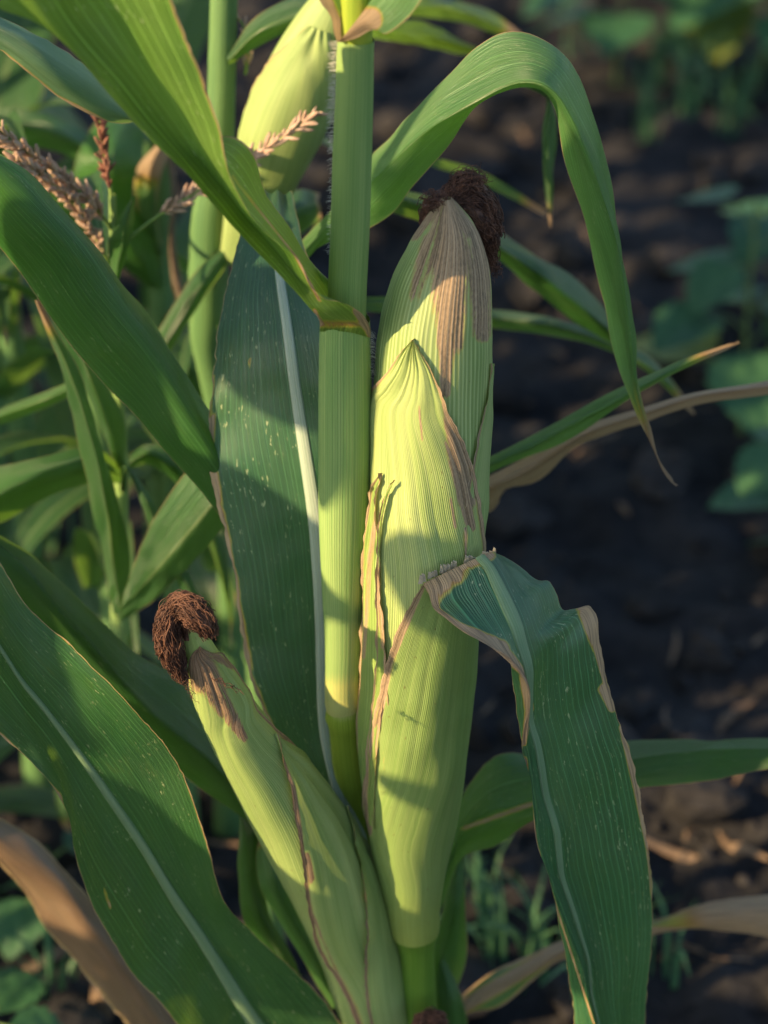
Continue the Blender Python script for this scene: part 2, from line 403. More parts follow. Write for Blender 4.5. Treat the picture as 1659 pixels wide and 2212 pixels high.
def husk_mat(name, dark, light, ribs=74, transl=.22, tcol=(.48, .56, .16), edge=.02, edgevar=.03, rough=.48, basecol=None, drycol=(.52, .36, .205), green=(.17, .27, .06), mould=0.0):
    b = NB(name); w, s = b.uv(); seed = b.m('MULTIPLY', b.rnd(), 23.0); vn = b.attr('vn')
    big = b.noise(b.vec(b.m('MULTIPLY', w, 5.0), b.m('MULTIPLY', s, 9.0), seed), 1.0, 3.0)
    st = b.noise(b.vec(b.m('MULTIPLY', w, 48.0), b.m('MULTIPLY', s, 3.5), seed), 1.0, 3.0, .6)
    st2 = b.noise(b.vec(b.m('MULTIPLY', w, 160.0), b.m('MULTIPLY', s, 7.0), seed), 1.0, 2.0, .6)
    fine = b.noise(b.vec(b.m('MULTIPLY', w, 300.0), b.m('MULTIPLY', s, 500.0), seed), 1.0, 2.0)
    col = b.mix(b.ss(b.m('ADD', b.m('MULTIPLY', big, .5), b.m('MULTIPLY', st, .5)), .34, .66), dark, light)
    if basecol: col = b.mix(b.ss(vn, .16, .0), col, basecol)
    # uneven parallel ribs
    wv = b.m('ADD', w, b.m('MULTIPLY', b.m('SUBTRACT', b.noise(b.vec(b.m('MULTIPLY', w, 14.0), b.m('MULTIPLY', s, 2.0), seed), 1.0, 2.0), .5), .02))
    tri = b.m('ABSOLUTE', b.m('SUBTRACT', b.m('FRACT', b.m('MULTIPLY', wv, float(ribs))), .5))      # 0 at the rib
    rib = b.ss(tri, .36, .06)
    ribv = b.m('MULTIPLY', rib, b.ss(st2, .30, .66))
    col = b.mix(b.m('MULTIPLY', ribv, .55), col, tuple(min(1, c * 1.45 + .02) for c in light))
    col = b.mix(b.m('MULTIPLY', b.m('SUBTRACT', 1.0, rib), .42), col, green)
    spk = b.ss(b.noise(b.vec(b.m('MULTIPLY', w, 60.0), b.m('MULTIPLY', s, 300.0), seed), 1.0, 1.0), .745, .79)
    col = b.mix(b.m('MULTIPLY', spk, .6), col, (.16, .09, .03))
    e = b.m('MINIMUM', w, b.m('SUBTRACT', 1.0, w))
    en = b.noise(b.vec(b.m('GREATER_THAN', w, .5), b.m('MULTIPLY', s, 13.0), seed), 1.0, 4.0, .6)
    ed = b.m('DIVIDE', e, b.m('ADD', edge, b.m('MULTIPLY', b.ss(en, .4, .75), edgevar)))
    edm = b.m('SUBTRACT', 1.0, b.m('MULTIPLY', ed, .5), clamp=True)
    rag = b.noise(b.vec(b.m('MULTIPLY', w, 70.0), b.m('MULTIPLY', s, 230.0), seed), 1.0, 5.0, .75)
    dr = b.m('MULTIPLY', b.attr('dry'), b.m('ADD', b.m('SUBTRACT', b.m('MULTIPLY', rag, 1.1), 1.3), b.m('MULTIPLY', b.m('ADD', b.m('MULTIPLY', st, .9), b.m('MULTIPLY', st2, .65)), 2.0)))
    mk = b.m('MAXIMUM', edm, dr)
    col = b.mix(b.m('MULTIPLY', b.ss(mk, .34, .52), .6), col, (.48, .40, .10))
    pat = b.m('ADD', b.m('MULTIPLY', st2, .7), b.m('MULTIPLY', fine, .3))
    dc = b.mix(b.ss(pat, .38, .62), tuple(c * .33 for c in drycol), drycol)
    dc = b.mix(b.m('MULTIPLY', ribv, .6), dc, (.62, .48, .32))
    if mould:
        mo = b.ss(b.noise(b.vec(b.m('MULTIPLY', w, 40.0), b.m('MULTIPLY', s, 120.0), seed), 1.0, 4.0, .7), .52, .66)
        dc = b.mix(b.m('MULTIPLY', mo, mould), dc, (.09, .085, .055))
    drm = b.ss(mk, .44, .68)
    col = b.mix(drm, col, dc)
    tc = b.mix(drm, b.mix(.5, col, tcol), dc)
    h = b.m('ADD', b.m('MULTIPLY', rib, .9), b.m('ADD', b.m('MULTIPLY', fine, .25), b.m('MULTIPLY', st, 1.6)))
    nrm = b.bump(h, .35, .0004)
    return b.finish(col, b.m('ADD', rough, b.m('MULTIPLY', drm, .3)), nrm, .4, transl, tc)

def stalk_mat(name, dark, light, ribs=60, nodecol=None, rough=.42, transl=0.12):
    b = NB(name); w, s = b.uv(); seed = b.m('MULTIPLY', b.rnd(), 11.0)
    st = b.noise(b.vec(b.m('MULTIPLY', w, 90.0), b.m('MULTIPLY', s, 3.0), seed), 1.0, 3.0)
    big = b.noise(b.vec(b.m('MULTIPLY', w, 6.0), b.m('MULTIPLY', s, 12.0), seed), 1.0, 3.0)
    fine = b.noise(b.vec(b.m('MULTIPLY', w, 400.0), b.m('MULTIPLY', s, 900.0), seed), 1.0, 2.0)
    col = b.mix(b.ss(b.m('ADD', b.m('MULTIPLY', st, .6), b.m('MULTIPLY', big, .4)), .35, .65), dark, light)
    tri = b.m('ABSOLUTE', b.m('SUBTRACT', b.m('FRACT', b.m('MULTIPLY', w, float(ribs))), .5))
    ln = b.ss(tri, .16, .03)
    col = b.mix(b.m('MULTIPLY', ln, b.m('MULTIPLY', st, .75)), col, tuple(c * .45 for c in dark))
    mk = b.m('MULTIPLY', b.attr('dry'), b.m('ADD', .5, st))
    col = b.mix(b.ss(mk, .2, .6), col, nodecol or (.46, .50, .14))
    nrm = b.bump(b.m('ADD', b.m('MULTIPLY', ln, -.7), b.m('ADD', b.m('MULTIPLY', st, .8), b.m('MULTIPLY', fine, .25))), .5, .0005)
    return b.finish(col, b.m('ADD', rough, b.m('MULTIPLY', fine, .12)), nrm, .4, transl, (.45, .5, .06))

def plain_mat(name, a, c, rough=.8, scale=30.0, transl=0.0, bump=.3, dist=.002, spec=.3):
    b = NB(name); t = b.node('ShaderNodeTexCoord').outputs['Object']
    n1 = b.noise(t, scale, 4.0, .6); n2 = b.noise(t, scale * 7, 3.0, .6)
    col = b.mix(b.ss(b.m('ADD', b.m('MULTIPLY', n1, .6), b.m('MULTIPLY', n2, .4)), .34, .66), a, c)
    return b.finish(col, rough, b.bump(b.m('ADD', n1, b.m('MULTIPLY', n2, .5)), bump, dist), spec, transl)

M = {}
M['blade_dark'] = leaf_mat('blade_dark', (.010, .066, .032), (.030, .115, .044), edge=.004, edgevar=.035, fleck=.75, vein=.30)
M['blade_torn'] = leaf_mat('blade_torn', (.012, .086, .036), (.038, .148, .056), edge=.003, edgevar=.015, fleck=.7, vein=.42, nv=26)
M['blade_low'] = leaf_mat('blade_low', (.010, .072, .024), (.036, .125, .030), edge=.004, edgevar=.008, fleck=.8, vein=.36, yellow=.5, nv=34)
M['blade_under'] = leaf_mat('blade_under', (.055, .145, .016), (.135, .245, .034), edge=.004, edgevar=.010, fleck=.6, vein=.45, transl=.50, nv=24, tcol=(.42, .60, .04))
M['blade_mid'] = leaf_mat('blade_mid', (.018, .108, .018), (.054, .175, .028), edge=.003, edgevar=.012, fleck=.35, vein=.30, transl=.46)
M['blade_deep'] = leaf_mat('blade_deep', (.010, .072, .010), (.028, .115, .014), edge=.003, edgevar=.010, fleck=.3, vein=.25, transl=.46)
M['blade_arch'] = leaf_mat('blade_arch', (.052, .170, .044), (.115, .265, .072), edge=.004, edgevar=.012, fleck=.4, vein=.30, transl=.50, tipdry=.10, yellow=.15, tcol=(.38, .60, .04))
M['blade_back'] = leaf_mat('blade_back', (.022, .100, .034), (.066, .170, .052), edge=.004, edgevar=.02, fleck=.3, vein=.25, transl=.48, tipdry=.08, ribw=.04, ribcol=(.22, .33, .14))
M['blade_pale_lit'] = leaf_mat('blade_pale_lit', (.085, .19, .10), (.15, .28, .15), edge=.004, edgevar=.012, fleck=.4, vein=.25, transl=.35, yellow=.1)  # paler green: light on the upturned corner leaf put into its colour
M['blade_straw'] = leaf_mat('blade_straw', (.34, .21, .10), (.54, .38, .20), edge=.02, edgevar=.03, fleck=.0, vein=.3, transl=.35, tcol=(.6, .4, .18), yellow=.0, veincol=(.6, .44, .26))
M['blade_dry'] = leaf_mat('blade_dry', (.12, .070, .040), (.28, .175, .095), edge=.02, edgevar=.03, fleck=.0, vein=.3, transl=.25, tcol=(.35, .21, .10), yellow=.0, veincol=(.42, .30, .18))
M['blade_half_dry'] = leaf_mat('blade_half_dry', (.05, .15, .045), (.11, .22, .06), edge=.06, edgevar=.22, fleck=.2, vein=.2, transl=.35, tipdry=.5)
M['midrib'] = stalk_mat('midrib', (.17, .31, .14), (.32, .45, .25), ribs=6, transl=.25)
M['midrib_white'] = stalk_mat('midrib_white', (.36, .48, .34), (.58, .66, .52), ribs=6, transl=.25)
M['midrib_yellow'] = stalk_mat('midrib_yellow', (.36, .40, .07), (.46, .48, .12), ribs=4, transl=.25)
M['sheath'] = stalk_mat('sheath', (.18, .32, .085), (.30, .43, .13), ribs=64)
M['sheath_base'] = stalk_mat('sheath_base', (.18, .33, .095), (.31, .44, .145), ribs=58, nodecol=(.52, .52, .16))
M['stalk_back_shaded'] = stalk_mat('stalk_back_shaded', (.075, .18, .065), (.15, .27, .095), ribs=30)  # darker stalk green, with the shade on the back stalk put into it
M['stalk'] = stalk_mat('stalk', (.24, .36, .03), (.36, .46, .05), ribs=40)
M['shank'] = stalk_mat('shank', (.11, .24, .025), (.17, .31, .04), ribs=50)
M['husk'] = husk_mat('husk', (.27, .39, .13), (.44, .53, .21), mould=.4)
M['husk_front'] = husk_mat('husk_front', (.31, .43, .125), (.50, .57, .22), ribs=84, edge=.03, edgevar=.05, tcol=(.6, .64, .2))
M['husk_outer'] = husk_mat('husk_outer', (.20, .33, .08), (.34, .45, .14), ribs=120, basecol=(.36, .42, .08), edge=.012, edgevar=.03)
M['husk_small'] = husk_mat('husk_small', (.27, .40, .115), (.43, .52, .19), ribs=78, edge=.022, edgevar=.05, mould=.6, drycol=(.38, .23, .13))
M['husk_strip'] = husk_mat('husk_strip', (.20, .33, .07), (.32, .42, .11), ribs=14, edge=.09, edgevar=.22, drycol=(.52, .36, .20))
M['silk'] = plain_mat('silk', (.026, .011, .008), (.17, .078, .045), .65, 160.0, bump=.4, dist=.0006, spec=.35)
M['hair'] = plain_mat('hair', (.62, .60, .50), (.8, .78, .68), .6, 100.0, transl=.4)
M['tassel'] = plain_mat('tassel', (.44, .28, .20), (.72, .54, .40), .75, 160.0, transl=.25)
M['tassel_stem'] = plain_mat('tassel_stem', (.13, .24, .05), (.25, .34, .09), .6, 60.0)
M['tassel_red'] = plain_mat('tassel_red', (.22, .08, .06), (.38, .19, .13), .75, 160.0, transl=.2)
M['ligule'] = plain_mat('ligule', (.50, .44, .33), (.68, .62, .48), .7, 200.0, transl=.35)
M['insect'] = plain_mat('insect', (.015, .010, .008), (.04, .025, .018), .4, 400.0)
M['soil'] = plain_mat('soil', (.014, .0138, .015), (.036, .0345, .0355), .95, 9.0, bump=.9, dist=.012, spec=.15)
M['clod'] = plain_mat('clod', (.016, .0155, .0162), (.044, .041, .041), .95, 14.0, bump=.8, dist=.006, spec=.15)
M['straw'] = plain_mat('straw', (.11, .07, .045), (.27, .19, .125), .85, 25.0, transl=.15)
M['weed'] = plain_mat('weed', (.030, .105, .045), (.060, .160, .065), .5, 22.0, transl=.30, spec=.4)
M['weed_yellow'] = plain_mat('weed_yellow', (.13, .20, .03), (.26, .30, .05), .5, 22.0, transl=.35)
M['weed_stem'] = plain_mat('weed_stem', (.10, .17, .05), (.16, .23, .07), .6, 22.0)
M['grass'] = plain_mat('grass', (.05, .14, .07), (.10, .22, .09), .5, 8.0, transl=.35)

# ------------------------------------------------------------------ the ground
def vnoise2(X, Y, scale, seed):
    r = np.random.RandomState(seed); tab = r.rand(256, 256) * 2 - 1
    x = X * scale + 1000; y = Y * scale + 1000; xi = np.floor(x).astype(int); yi = np.floor(y).astype(int)
    fx = x - xi; fy = y - yi; fx = fx * fx * (3 - 2 * fx); fy = fy * fy * (3 - 2 * fy)
    g = lambda a, b: tab[a % 256, b % 256]
    return (g(xi, yi) * (1 - fx) + g(xi + 1, yi) * fx) * (1 - fy) + (g(xi, yi + 1) * (1 - fx) + g(xi + 1, yi + 1) * fx) * fy

def soil_h(X, Y):
    h = .030 * vnoise2(X, Y, 2.2, 1) + .020 * vnoise2(X, Y, 6, 2) + .014 * np.abs(vnoise2(X, Y, 14, 3)) + .009 * vnoise2(X, Y, 30, 4) + .005 * vnoise2(X, Y, 60, 5)
    return h * np.exp(-(np.maximum(np.hypot(X, Y) - 6, 0) / 20))

def axis_coords(lo, hi, step, far):
    c = list(np.arange(lo, hi + 1e-6, step)); s = step
    a, b2 = lo, hi
    left, right = [], []
    while b2 < far:
        s *= 1.18; a -= s; b2 += s; left.append(a); right.append(b2)
    return np.array(left[::-1] + c + right)

gx = axis_coords(-1.5, 1.5, .012, 300); gy = axis_coords(0.0, 3.4, .012, 300)
X, Y = np.meshgrid(gx, gy)
Vg = np.stack([X, Y, soil_h(X, Y)], -1).reshape(-1, 3)
link('ground', new_mesh('ground', Vg, grid_faces(len(gx), len(gy)), M['soil']), kind='structure')

def icos(sub=1):
    import bmesh
    bm = bmesh.new(); bmesh.ops.create_icosphere(bm, subdivisions=sub, radius=1)
    V = np.array([v.co[:] for v in bm.verts]); F = np.array([[v.index for v in f.verts] for f in bm.faces]); bm.free()
    return V, F
IV, IF = icos(2)
parts = []
for k in range(2600):
    x = rng.uniform(-1.3, 1.3); y = .15 + 3.2 * rng.rand() ** 1.3
    r = .005 + .024 * rng.rand() ** 3
    dirn = rng.randn(3, 4); dis = 1 + .22 * np.sin(IV @ dirn * 2.2 + rng.rand(4) * 6).sum(1) / 1.6
    v = IV * dis[:, None] * r * np.array([1, 1, .7]) * rng.uniform(.8, 1.3, 3)
    z = soil_h(np.array([x]), np.array([y]))[0]
    parts.append((v + np.array([x, y, z + r * .25]), IF))
Vc, Fc = join_geo(parts)
link('soil_clods', new_mesh('soil_clods', Vc, Fc, M['clod'], smooth=False), kind='stuff', label='loose dark clods of soil strewn over the field', cat='soil')


# ------------------------------------------------------------------ the maize plant in front
base = np.array([P(800, 1900, .02)[0], .03, 0.0])
plant = thing('maize_plant', base, 'tall green maize plant with two silk-tipped ears standing in front', 'maize plant', 'maize plants')

# stalk, from the soil up out of the frame
q = P(830, 2212, .03)
st_pts = [(770, -120, 0, 34), (770, 60, 0, 35), (765, 300, 0, 36), (756, 600, 0, 37), (748, 900, 0, 38), (742, 1250, 0, 36), (742, 1500, 0, 35), (743, 1542, 0, 36),
          (745, 1575, .002, 34), (752, 1650, .006, 34), (775, 1780, .015, 38), (800, 1900, .02, 42), (825, 2100, .03, 46), (835, 2400, .035, 50), (838, 2700, .038, 52), (840, 3050, .04, 54)][::-1]
ax_st = Axis(st_pts)
tube_on(ax_st, M['stalk'], plant, 'stalk', nv=160, label='smooth bright yellow-green stalk',
        prof=lambda T, H: .0012 * np.exp(-((T - ax_st.t_at_y(1545)) / .004) ** 2), strokes=[(700, 1548, 800, 1548, 12, 12, .5)])
# sheaths
ax_s1 = Axis([(749, 760, 0, 41), (750, 640, 0, 42), (756, 500, 0, 42.5), (762, 300, 0, 42.5), (766, 180, 0, 41), (768, 100, 0, 40), (769, 84, 0, 39.5)])
tube_on(ax_s1, M['sheath'], plant, 'leaf_sheath', nv=90, nu=60, label='upper green sheath with white hairs along its edge')
ax_s2 = Axis([(741, 1536, 0, 35.5), (741, 1522, 0, 38.5), (740, 1500, 0, 38.5), (742, 1400, 0, 40.5), (742, 1250, 0, 48), (744, 1100, 0, 56), (745.5, 1000, 0, 57.5), (745.5, 850, 0, 57.5), (745, 740, 0, 55.5), (745, 690, 0, 54)])
tube_on(ax_s2, M['sheath_base'], plant, 'leaf_sheath', nv=120, nu=70, label='lower sheath, yellow towards its base',
        strokes=[(700, 1536, 790, 1536, 30, 30, .9), (700, 1500, 790, 1500, 60, 60, .5), (690, 690, 800, 690, 12, 12, .5)])
# hairs on the sheaths
hr = np.random.RandomState(3); hp = []
for k in range(420):
    y = 92 + 240 * hr.rand() ** 1.2 if k < 330 else 330 + 220 * hr.rand()
    t = ax_s1.t_at_y(y); th = math.radians(hr.uniform(-112, -72))
    a = ax_s1.at(np.array([t]), np.array([th]), np.array([0.0]))[0]; c = ax_s1.at(np.array([t]), np.array([th]), np.array([1.0]))[0]
    n = (c - a); n /= np.linalg.norm(n); L = hr.uniform(.0015, .0042) * (1 if y < 300 else .6)
    dn = np.array([hr.uniform(-.3, .3), hr.uniform(-.3, .3), hr.uniform(-.9, .3)])
    p = np.array([a, a + n * L * .6 + dn * L * .15, a + n * L + dn * L * .5]); hp.append(tube_geo(p, [.00008, .00006, .00003], 3))
for k in range(130):
    y = hr.uniform(715, 810); t = ax_s2.t_at_y(y); th = math.radians(hr.uniform(70, 105))
    a = ax_s2.at(np.array([t]), np.array([th]), np.array([0.0]))[0]; c = ax_s2.at(np.array([t]), np.array([th]), np.array([1.0]))[0]
    n = (c - a); n /= np.linalg.norm(n); L = hr.uniform(.001, .003)
    p = np.array([a, a + n * L * .6, a + n * L + np.array([0, 0, -L * .4])]); hp.append(tube_geo(p, [.00007, .00005, .00003], 3))
Vh, Fh = join_geo(hp); link('sheath_hair', new_mesh('sheath_hair', Vh, Fh, M['hair']), plant, kind='stuff')

# leaf at the top edge
leaf([[(733, 91, -.0095), (770, 82, -.012), (808, 64, -.014), (834, 73, -.018), (857, 61, -.02), (888, 35, -.022), (913, 0, -.024), (945, -70, -.02)],
      [(735, 86, -.0095), (750, 68, -.011), (763, 52, -.012), (778, 35, -.012), (794, 16, -.012), (803, 5, -.012), (815, -10, -.012), (850, -80, -.01)],
      [(768, 86, .0105), (775, 70, .012), (785, 50, .014), (790, 30, .016), (795, 10, .018), (795, -10, .02), (795, -40, .024), (795, -100, .03)],
      [(730, 90, -.0085), (722, 70, -.007), (716, 42, -.006), (706, 25, -.006), (698, 14, -.006), (691, 0, -.006), (685, -30, -.004), (680, -90, 0)]],
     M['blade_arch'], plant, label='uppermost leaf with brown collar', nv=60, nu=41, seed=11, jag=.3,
     strokes=[(725, 95, 800, 40, 34, 30, 1.1), (770, 80, 812, 50, 22, 16, 1.0), (725, 60, 700, 0, 26, 22, 1.0)])

# long leaf across the upper corner, seen from below
leaf([[(801, 729, -.006), (800, 714, -.010), (780, 676, -.018), (740, 652, -.024), (700, 645, -.026), (680, 630, -.028), (650, 565, -.032), (550, 475, -.042), (500, 370, -.049), (470, 270, -.056), (440, 200, -.06), (415, 120, -.066), (395, 60, -.068), (372, 0, -.072), (335, -110, -.075)],
      [(752, 716, -.0116), (756, 700, -.0135), (730, 690, -.0165), (700, 670, -.022), (660, 620, -.022), (600, 545, -.024), (520, 450, -.030), (440, 345, -.034), (370, 245, -.038), (290, 130, -.043), (200, 0, -.047), (130, -110, -.05)],
      [(690, 716, -.003), (691, 702, -.005), (688, 690, -.008), (665, 660, -.018), (575, 565, -.030), (490, 475, -.038), (425, 400, -.042), (400, 370, -.044), (300, 270, -.05), (225, 180, -.055), (150, 100, -.058), (75, 0, -.062), (-10, -115, -.066)],
      [(735, 712, .0116), (733, 694, .014), (720, 660, .012), (690, 610, .006), (610, 530, -.010), (520, 430, -.022), (440, 350, -.030), (350, 300, -.036), (270, 215, -.042), (200, 130, -.048), (110, 60, -.05), (40, 10, -.052), (-60, -100, -.054)],
      [(801, 730, .002), (803, 716, .004), (790, 668, .006), (700, 603, .008), (625, 500, .002), (570, 415, -.004), (550, 340, -.010), (510, 300, -.016), (420, 300, -.024), (330, 300, -.032), (285, 262, -.038), (230, 200, -.040), (150, 115, -.044), (60, 52, -.046), (0, 25, -.048), (-110, -60, -.05)]],
     M['blade_under'], plant, label='long folded leaf seen from its ribbed underside', nv=150, nu=61, seed=21, ripple=.0012, rfreq=22, jag=.25, bumpy=.0007,
     strokes=[(803, 720, 770, 672, 14, 10, 1.1), (690, 700, 800, 700, 16, 12, .55), (690, 650, 640, 555, 5, 5, .8), (640, 555, 500, 380, 4, 4, .7), (692, 700, 680, 670, 8, 5, .9)])

# wide upright leaf behind the stalk
leaf([[(800, 1905, .024), (740, 1840, .018), (690, 1770, .014), (640, 1670, .014), (590, 1565, .016), (545, 1467, .020), (530, 1412, .024), (517, 1337, .028), (505, 1247, .034), (490, 1172, .040), (475, 1097, .046), (457, 1012, .052), (450, 937, .058), (457, 837, .064), (465, 737, .074), (475, 670, .086), (492, 600, .10), (510, 530, .115), (530, 470, .135), (560, 410, .17)],
      [(806, 1900, .012), (780, 1830, .006), (750, 1740, .004), (722, 1640, .008), (708, 1560, .014), (703, 1450, .020), (699, 1337, .024), (690, 1212, .027), (680, 1112, .030), (665, 1012, .034), (645, 887, .042), (625, 737, .055), (617, 680, .066), (605, 600, .086), (598, 540, .105), (595, 480, .13), (597, 415, .165)],
      [(812, 1900, .028), (806, 1820, .026), (800, 1720, .028), (792, 1600, .030), (787, 1400, .032), (782, 1200, .034), (776, 1000, .038), (765, 850, .046), (742, 740, .058), (705, 640, .08), (668, 560, .10), (645, 480, .13), (630, 415, .165)]],
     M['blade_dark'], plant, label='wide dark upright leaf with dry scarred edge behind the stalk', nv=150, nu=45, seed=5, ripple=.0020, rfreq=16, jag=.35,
     rib=True, ribmat=M['midrib_white'], ribw=.0062, ribsign=1, ribend=.92,
     strokes=[(458, 900, 452, 960, 9, 12, 1.1), (455, 980, 475, 1100, 9, 9, 1.1), (478, 1110, 500, 1240, 7, 6, 1.0), (500, 1240, 545, 1460, 6, 5, .95), (458, 820, 455, 900, 6, 6, .9), (548, 965, 556, 1035, 2.5, 2.5, 1.0), (540, 770, 545, 830, 2.5, 2.5, .9)])

# broad low leaf crossing the lower corner
leaf([[(770, 2420, .02), (640, 2400, -.01), (470, 2300, -.025), (382, 2212, -.035), (350, 2170, -.038), (300, 2120, -.040), (250, 2045, -.044), (200, 1955, -.048), (160, 1835, -.050), (144, 1760, -.050), (130, 1725, -.051), (65, 1645, -.054), (0, 1590, -.058), (-110, 1500, -.065)],
      [(775, 2380, .02), (680, 2350, .0), (610, 2290, -.01), (552, 2212, -.018), (530, 2180, -.020), (480, 2100, -.024), (430, 2020, -.028), (370, 1930, -.032), (310, 1830, -.036), (250, 1740, -.040), (180, 1640, -.044), (105, 1540, -.048), (50, 1475, -.052), (0, 1400, -.056), (-80, 1290, -.065)],
      [(780, 2330, .02), (780, 2270, .0), (742, 2212, -.014), (700, 2160, -.020), (620, 2080, -.028), (540, 2010, -.034), (480, 1940, -.042), (450, 1850, -.046), (420, 1760, -.050), (380, 1650, -.054), (330, 1570, -.058), (250, 1480, -.058), (150, 1390, -.052), (60, 1310, -.048), (0, 1215, -.046), (-60, 1120, -.044)]],
     M['blade_low'], plant, label='broad low leaf with pale midrib and scattered flecks', nv=150, nu=49, seed=8, ripple=.0022, rfreq=12, jag=.2,
     rib=True, ribmat=M['midrib'], ribw=.0062, ribsign=1,
     strokes=[(0, 1588, 130, 1722, 8, 8, 1.0), (130, 1722, 150, 1800, 5, 3, .9), (0, 1215, 150, 1390, 5, 4, .95), (225, 1925, 240, 1960, 4, 4, .8)])

# leaf reaching up to the far corner, half way back
leaf([[(640, 1350, .05), (560, 1240, .055), (470, 1112, .06), (430, 1060, .062), (360, 980, .066), (300, 900, .07), (230, 830, .072), (150, 740, .075), (80, 640, .078), (0, 535, .08), (-90, 410, .085)],
      [(650, 1330, .048), (580, 1200, .05), (500, 1050, .05), (445, 960, .05), (380, 870, .052), (300, 760, .055), (200, 640, .058), (100, 500, .06), (0, 400, .062), (-60, 320, .065)],
      [(655, 1310, .06), (600, 1180, .065), (540, 1040, .07), (475, 925, .072), (445, 880, .07), (395, 800, .07), (325, 705, .07), (255, 605, .07), (215, 540, .07), (125, 440, .072), (60, 362, .074), (0, 328, .076), (-60, 270, .08)],
      [(660, 1310, .08), (610, 1150, .085), (560, 1040, .09), (490, 950, .095), (455, 905, .098), (400, 815, .1), (350, 720, .1), (300, 655, .1), (240, 600, .1), (180, 540, .1), (100, 450, .1), (0, 380, .1), (-60, 330, .1)]],
     M['blade_mid'], plant, label='mid-green leaf slanting from behind the stalk to the left edge', nv=100, nu=45, seed=9, ripple=.001)

# dark leaf under it
leaf([[(640, 1900, .04), (520, 1765, .04), (420, 1690, .04), (300, 1600, .04), (150, 1460, .04), (60, 1340, .04), (-20, 1255, .04), (-90, 1190, .04)],
      [(650, 1880, .03), (560, 1760, .028), (450, 1640, .026), (330, 1540, .025), (250, 1455, .025), (180, 1372, .025), (110, 1292, .027), (60, 1232, .03), (0, 1176, .034), (-80, 1110, .04)],
      [(660, 1850, .045), (600, 1740, .05), (500, 1600, .05), (410, 1480, .05), (300, 1415, .05), (220, 1345, .05), (130, 1265, .052), (60, 1195, .055), (0, 1158, .06), (-90, 1120, .07)]],
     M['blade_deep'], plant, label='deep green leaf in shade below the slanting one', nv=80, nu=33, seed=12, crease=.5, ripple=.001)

# leaf running out to the right
leaf([[(850, 2060, .03), (930, 1940, .035), (968, 1840, .04), (985, 1765, .045), (1012, 1708, .05), (1080, 1632, .055), (1145, 1630, .06), (1250, 1614, .06), (1360, 1600, .06), (1500, 1592, .06), (1659, 1597, .06), (1760, 1605, .06)],
      [(855, 2070, .025), (935, 1960, .03), (975, 1860, .035), (1002, 1795, .035), (1060, 1752, .035), (1140, 1738, .035), (1250, 1680, .035), (1365, 1640, .035), (1500, 1622, .035), (1659, 1616, .035), (1760, 1620, .035)],
      [(865, 2080, .03), (940, 1980, .04), (985, 1885, .045), (1005, 1850, .045), (1070, 1828, .045), (1140, 1782, .04), (1250, 1742, .035), (1365, 1706, .03), (1500, 1690, .03), (1659, 1662, .03), (1760, 1650, .03)]],
     M['blade_mid'], plant, label='trough-shaped leaf running out to the right behind the torn leaf', nv=90, nu=33, seed=14, crease=.75, ripple=.0016, jag=.2,
     strokes=[(1000, 1790, 1150, 1736, 6, 8, .8)])
leaf([[(850, 2330, .04), (930, 2240, .05), (990, 2165, .06), (1050, 2110, .07), (1130, 2075, .08), (1205, 2040, .09), (1310, 2010, .1), (1410, 1988, .1), (1500, 1955, .1), (1659, 1930, .1), (1760, 1925, .1)],
      [(855, 2340, .03), (940, 2255, .04), (1000, 2180, .05), (1065, 2140, .06), (1140, 2098, .07), (1207, 2058, .08), (1310, 2030, .09), (1410, 2005, .09), (1520, 1985, .085), (1659, 1985, .08), (1760, 1985, .08)],
      [(860, 2350, .04), (945, 2270, .05), (1010, 2190, .06), (1080, 2172, .07), (1150, 2122, .08), (1210, 2076, .09), (1310, 2050, .09), (1410, 2020, .09), (1550, 2012, .085), (1659, 2026, .08), (1760, 2040, .08)]],
     M['blade_half_dry'], plant, label='low leaf with broad dry brown edge reaching right', nv=80, nu=25, seed=15, ripple=.0014, jag=.3,
     strokes=[(1410, 2018, 1700, 2020, 22, 24, 1.0), (1000, 2175, 1210, 2050, 22, 22, .95)])
leaf([[(880, 2300, .03), (915, 2150, .045), (940, 2020, .055), (962, 1930, .06), (985, 1850, .07)], [(890, 2300, .03), (940, 2160, .04), (965, 2040, .045), (985, 1930, .05), (992, 1845, .065)],
      [(900, 2300, .04), (965, 2180, .05), (1000, 2100, .06), (1005, 1960, .06), (1000, 1840, .07)]], M['blade_mid'], plant, label='narrow green leaf just behind the ear stem', nv=50, nu=21, seed=16, crease=.4)
leaf([[(900, 2420, .02), (930, 2300, .02), (945, 2212, .025), (948, 2140, .03), (950, 2080, .04)], [(910, 2420, .015), (960, 2310, .015), (985, 2212, .02), (975, 2140, .025), (955, 2075, .04)],
      [(920, 2420, .03), (985, 2320, .03), (1012, 2212, .035), (995, 2140, .04), (960, 2070, .045)]], M['blade_mid'], plant, label='short leaf at the lower edge beside the ear stem', nv=40, nu=21, seed=17)
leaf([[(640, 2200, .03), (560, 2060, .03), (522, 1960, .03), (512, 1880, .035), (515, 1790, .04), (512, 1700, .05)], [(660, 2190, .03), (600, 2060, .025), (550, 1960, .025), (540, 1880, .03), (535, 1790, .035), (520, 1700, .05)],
      [(680, 2180, .035), (630, 2060, .03), (590, 1990, .03), (565, 1880, .035), (555, 1790, .04), (528, 1700, .05)]], M['blade_deep'], plant, label='yellow-flecked narrow leaf beneath the small ear', nv=50, nu=21, seed=18)
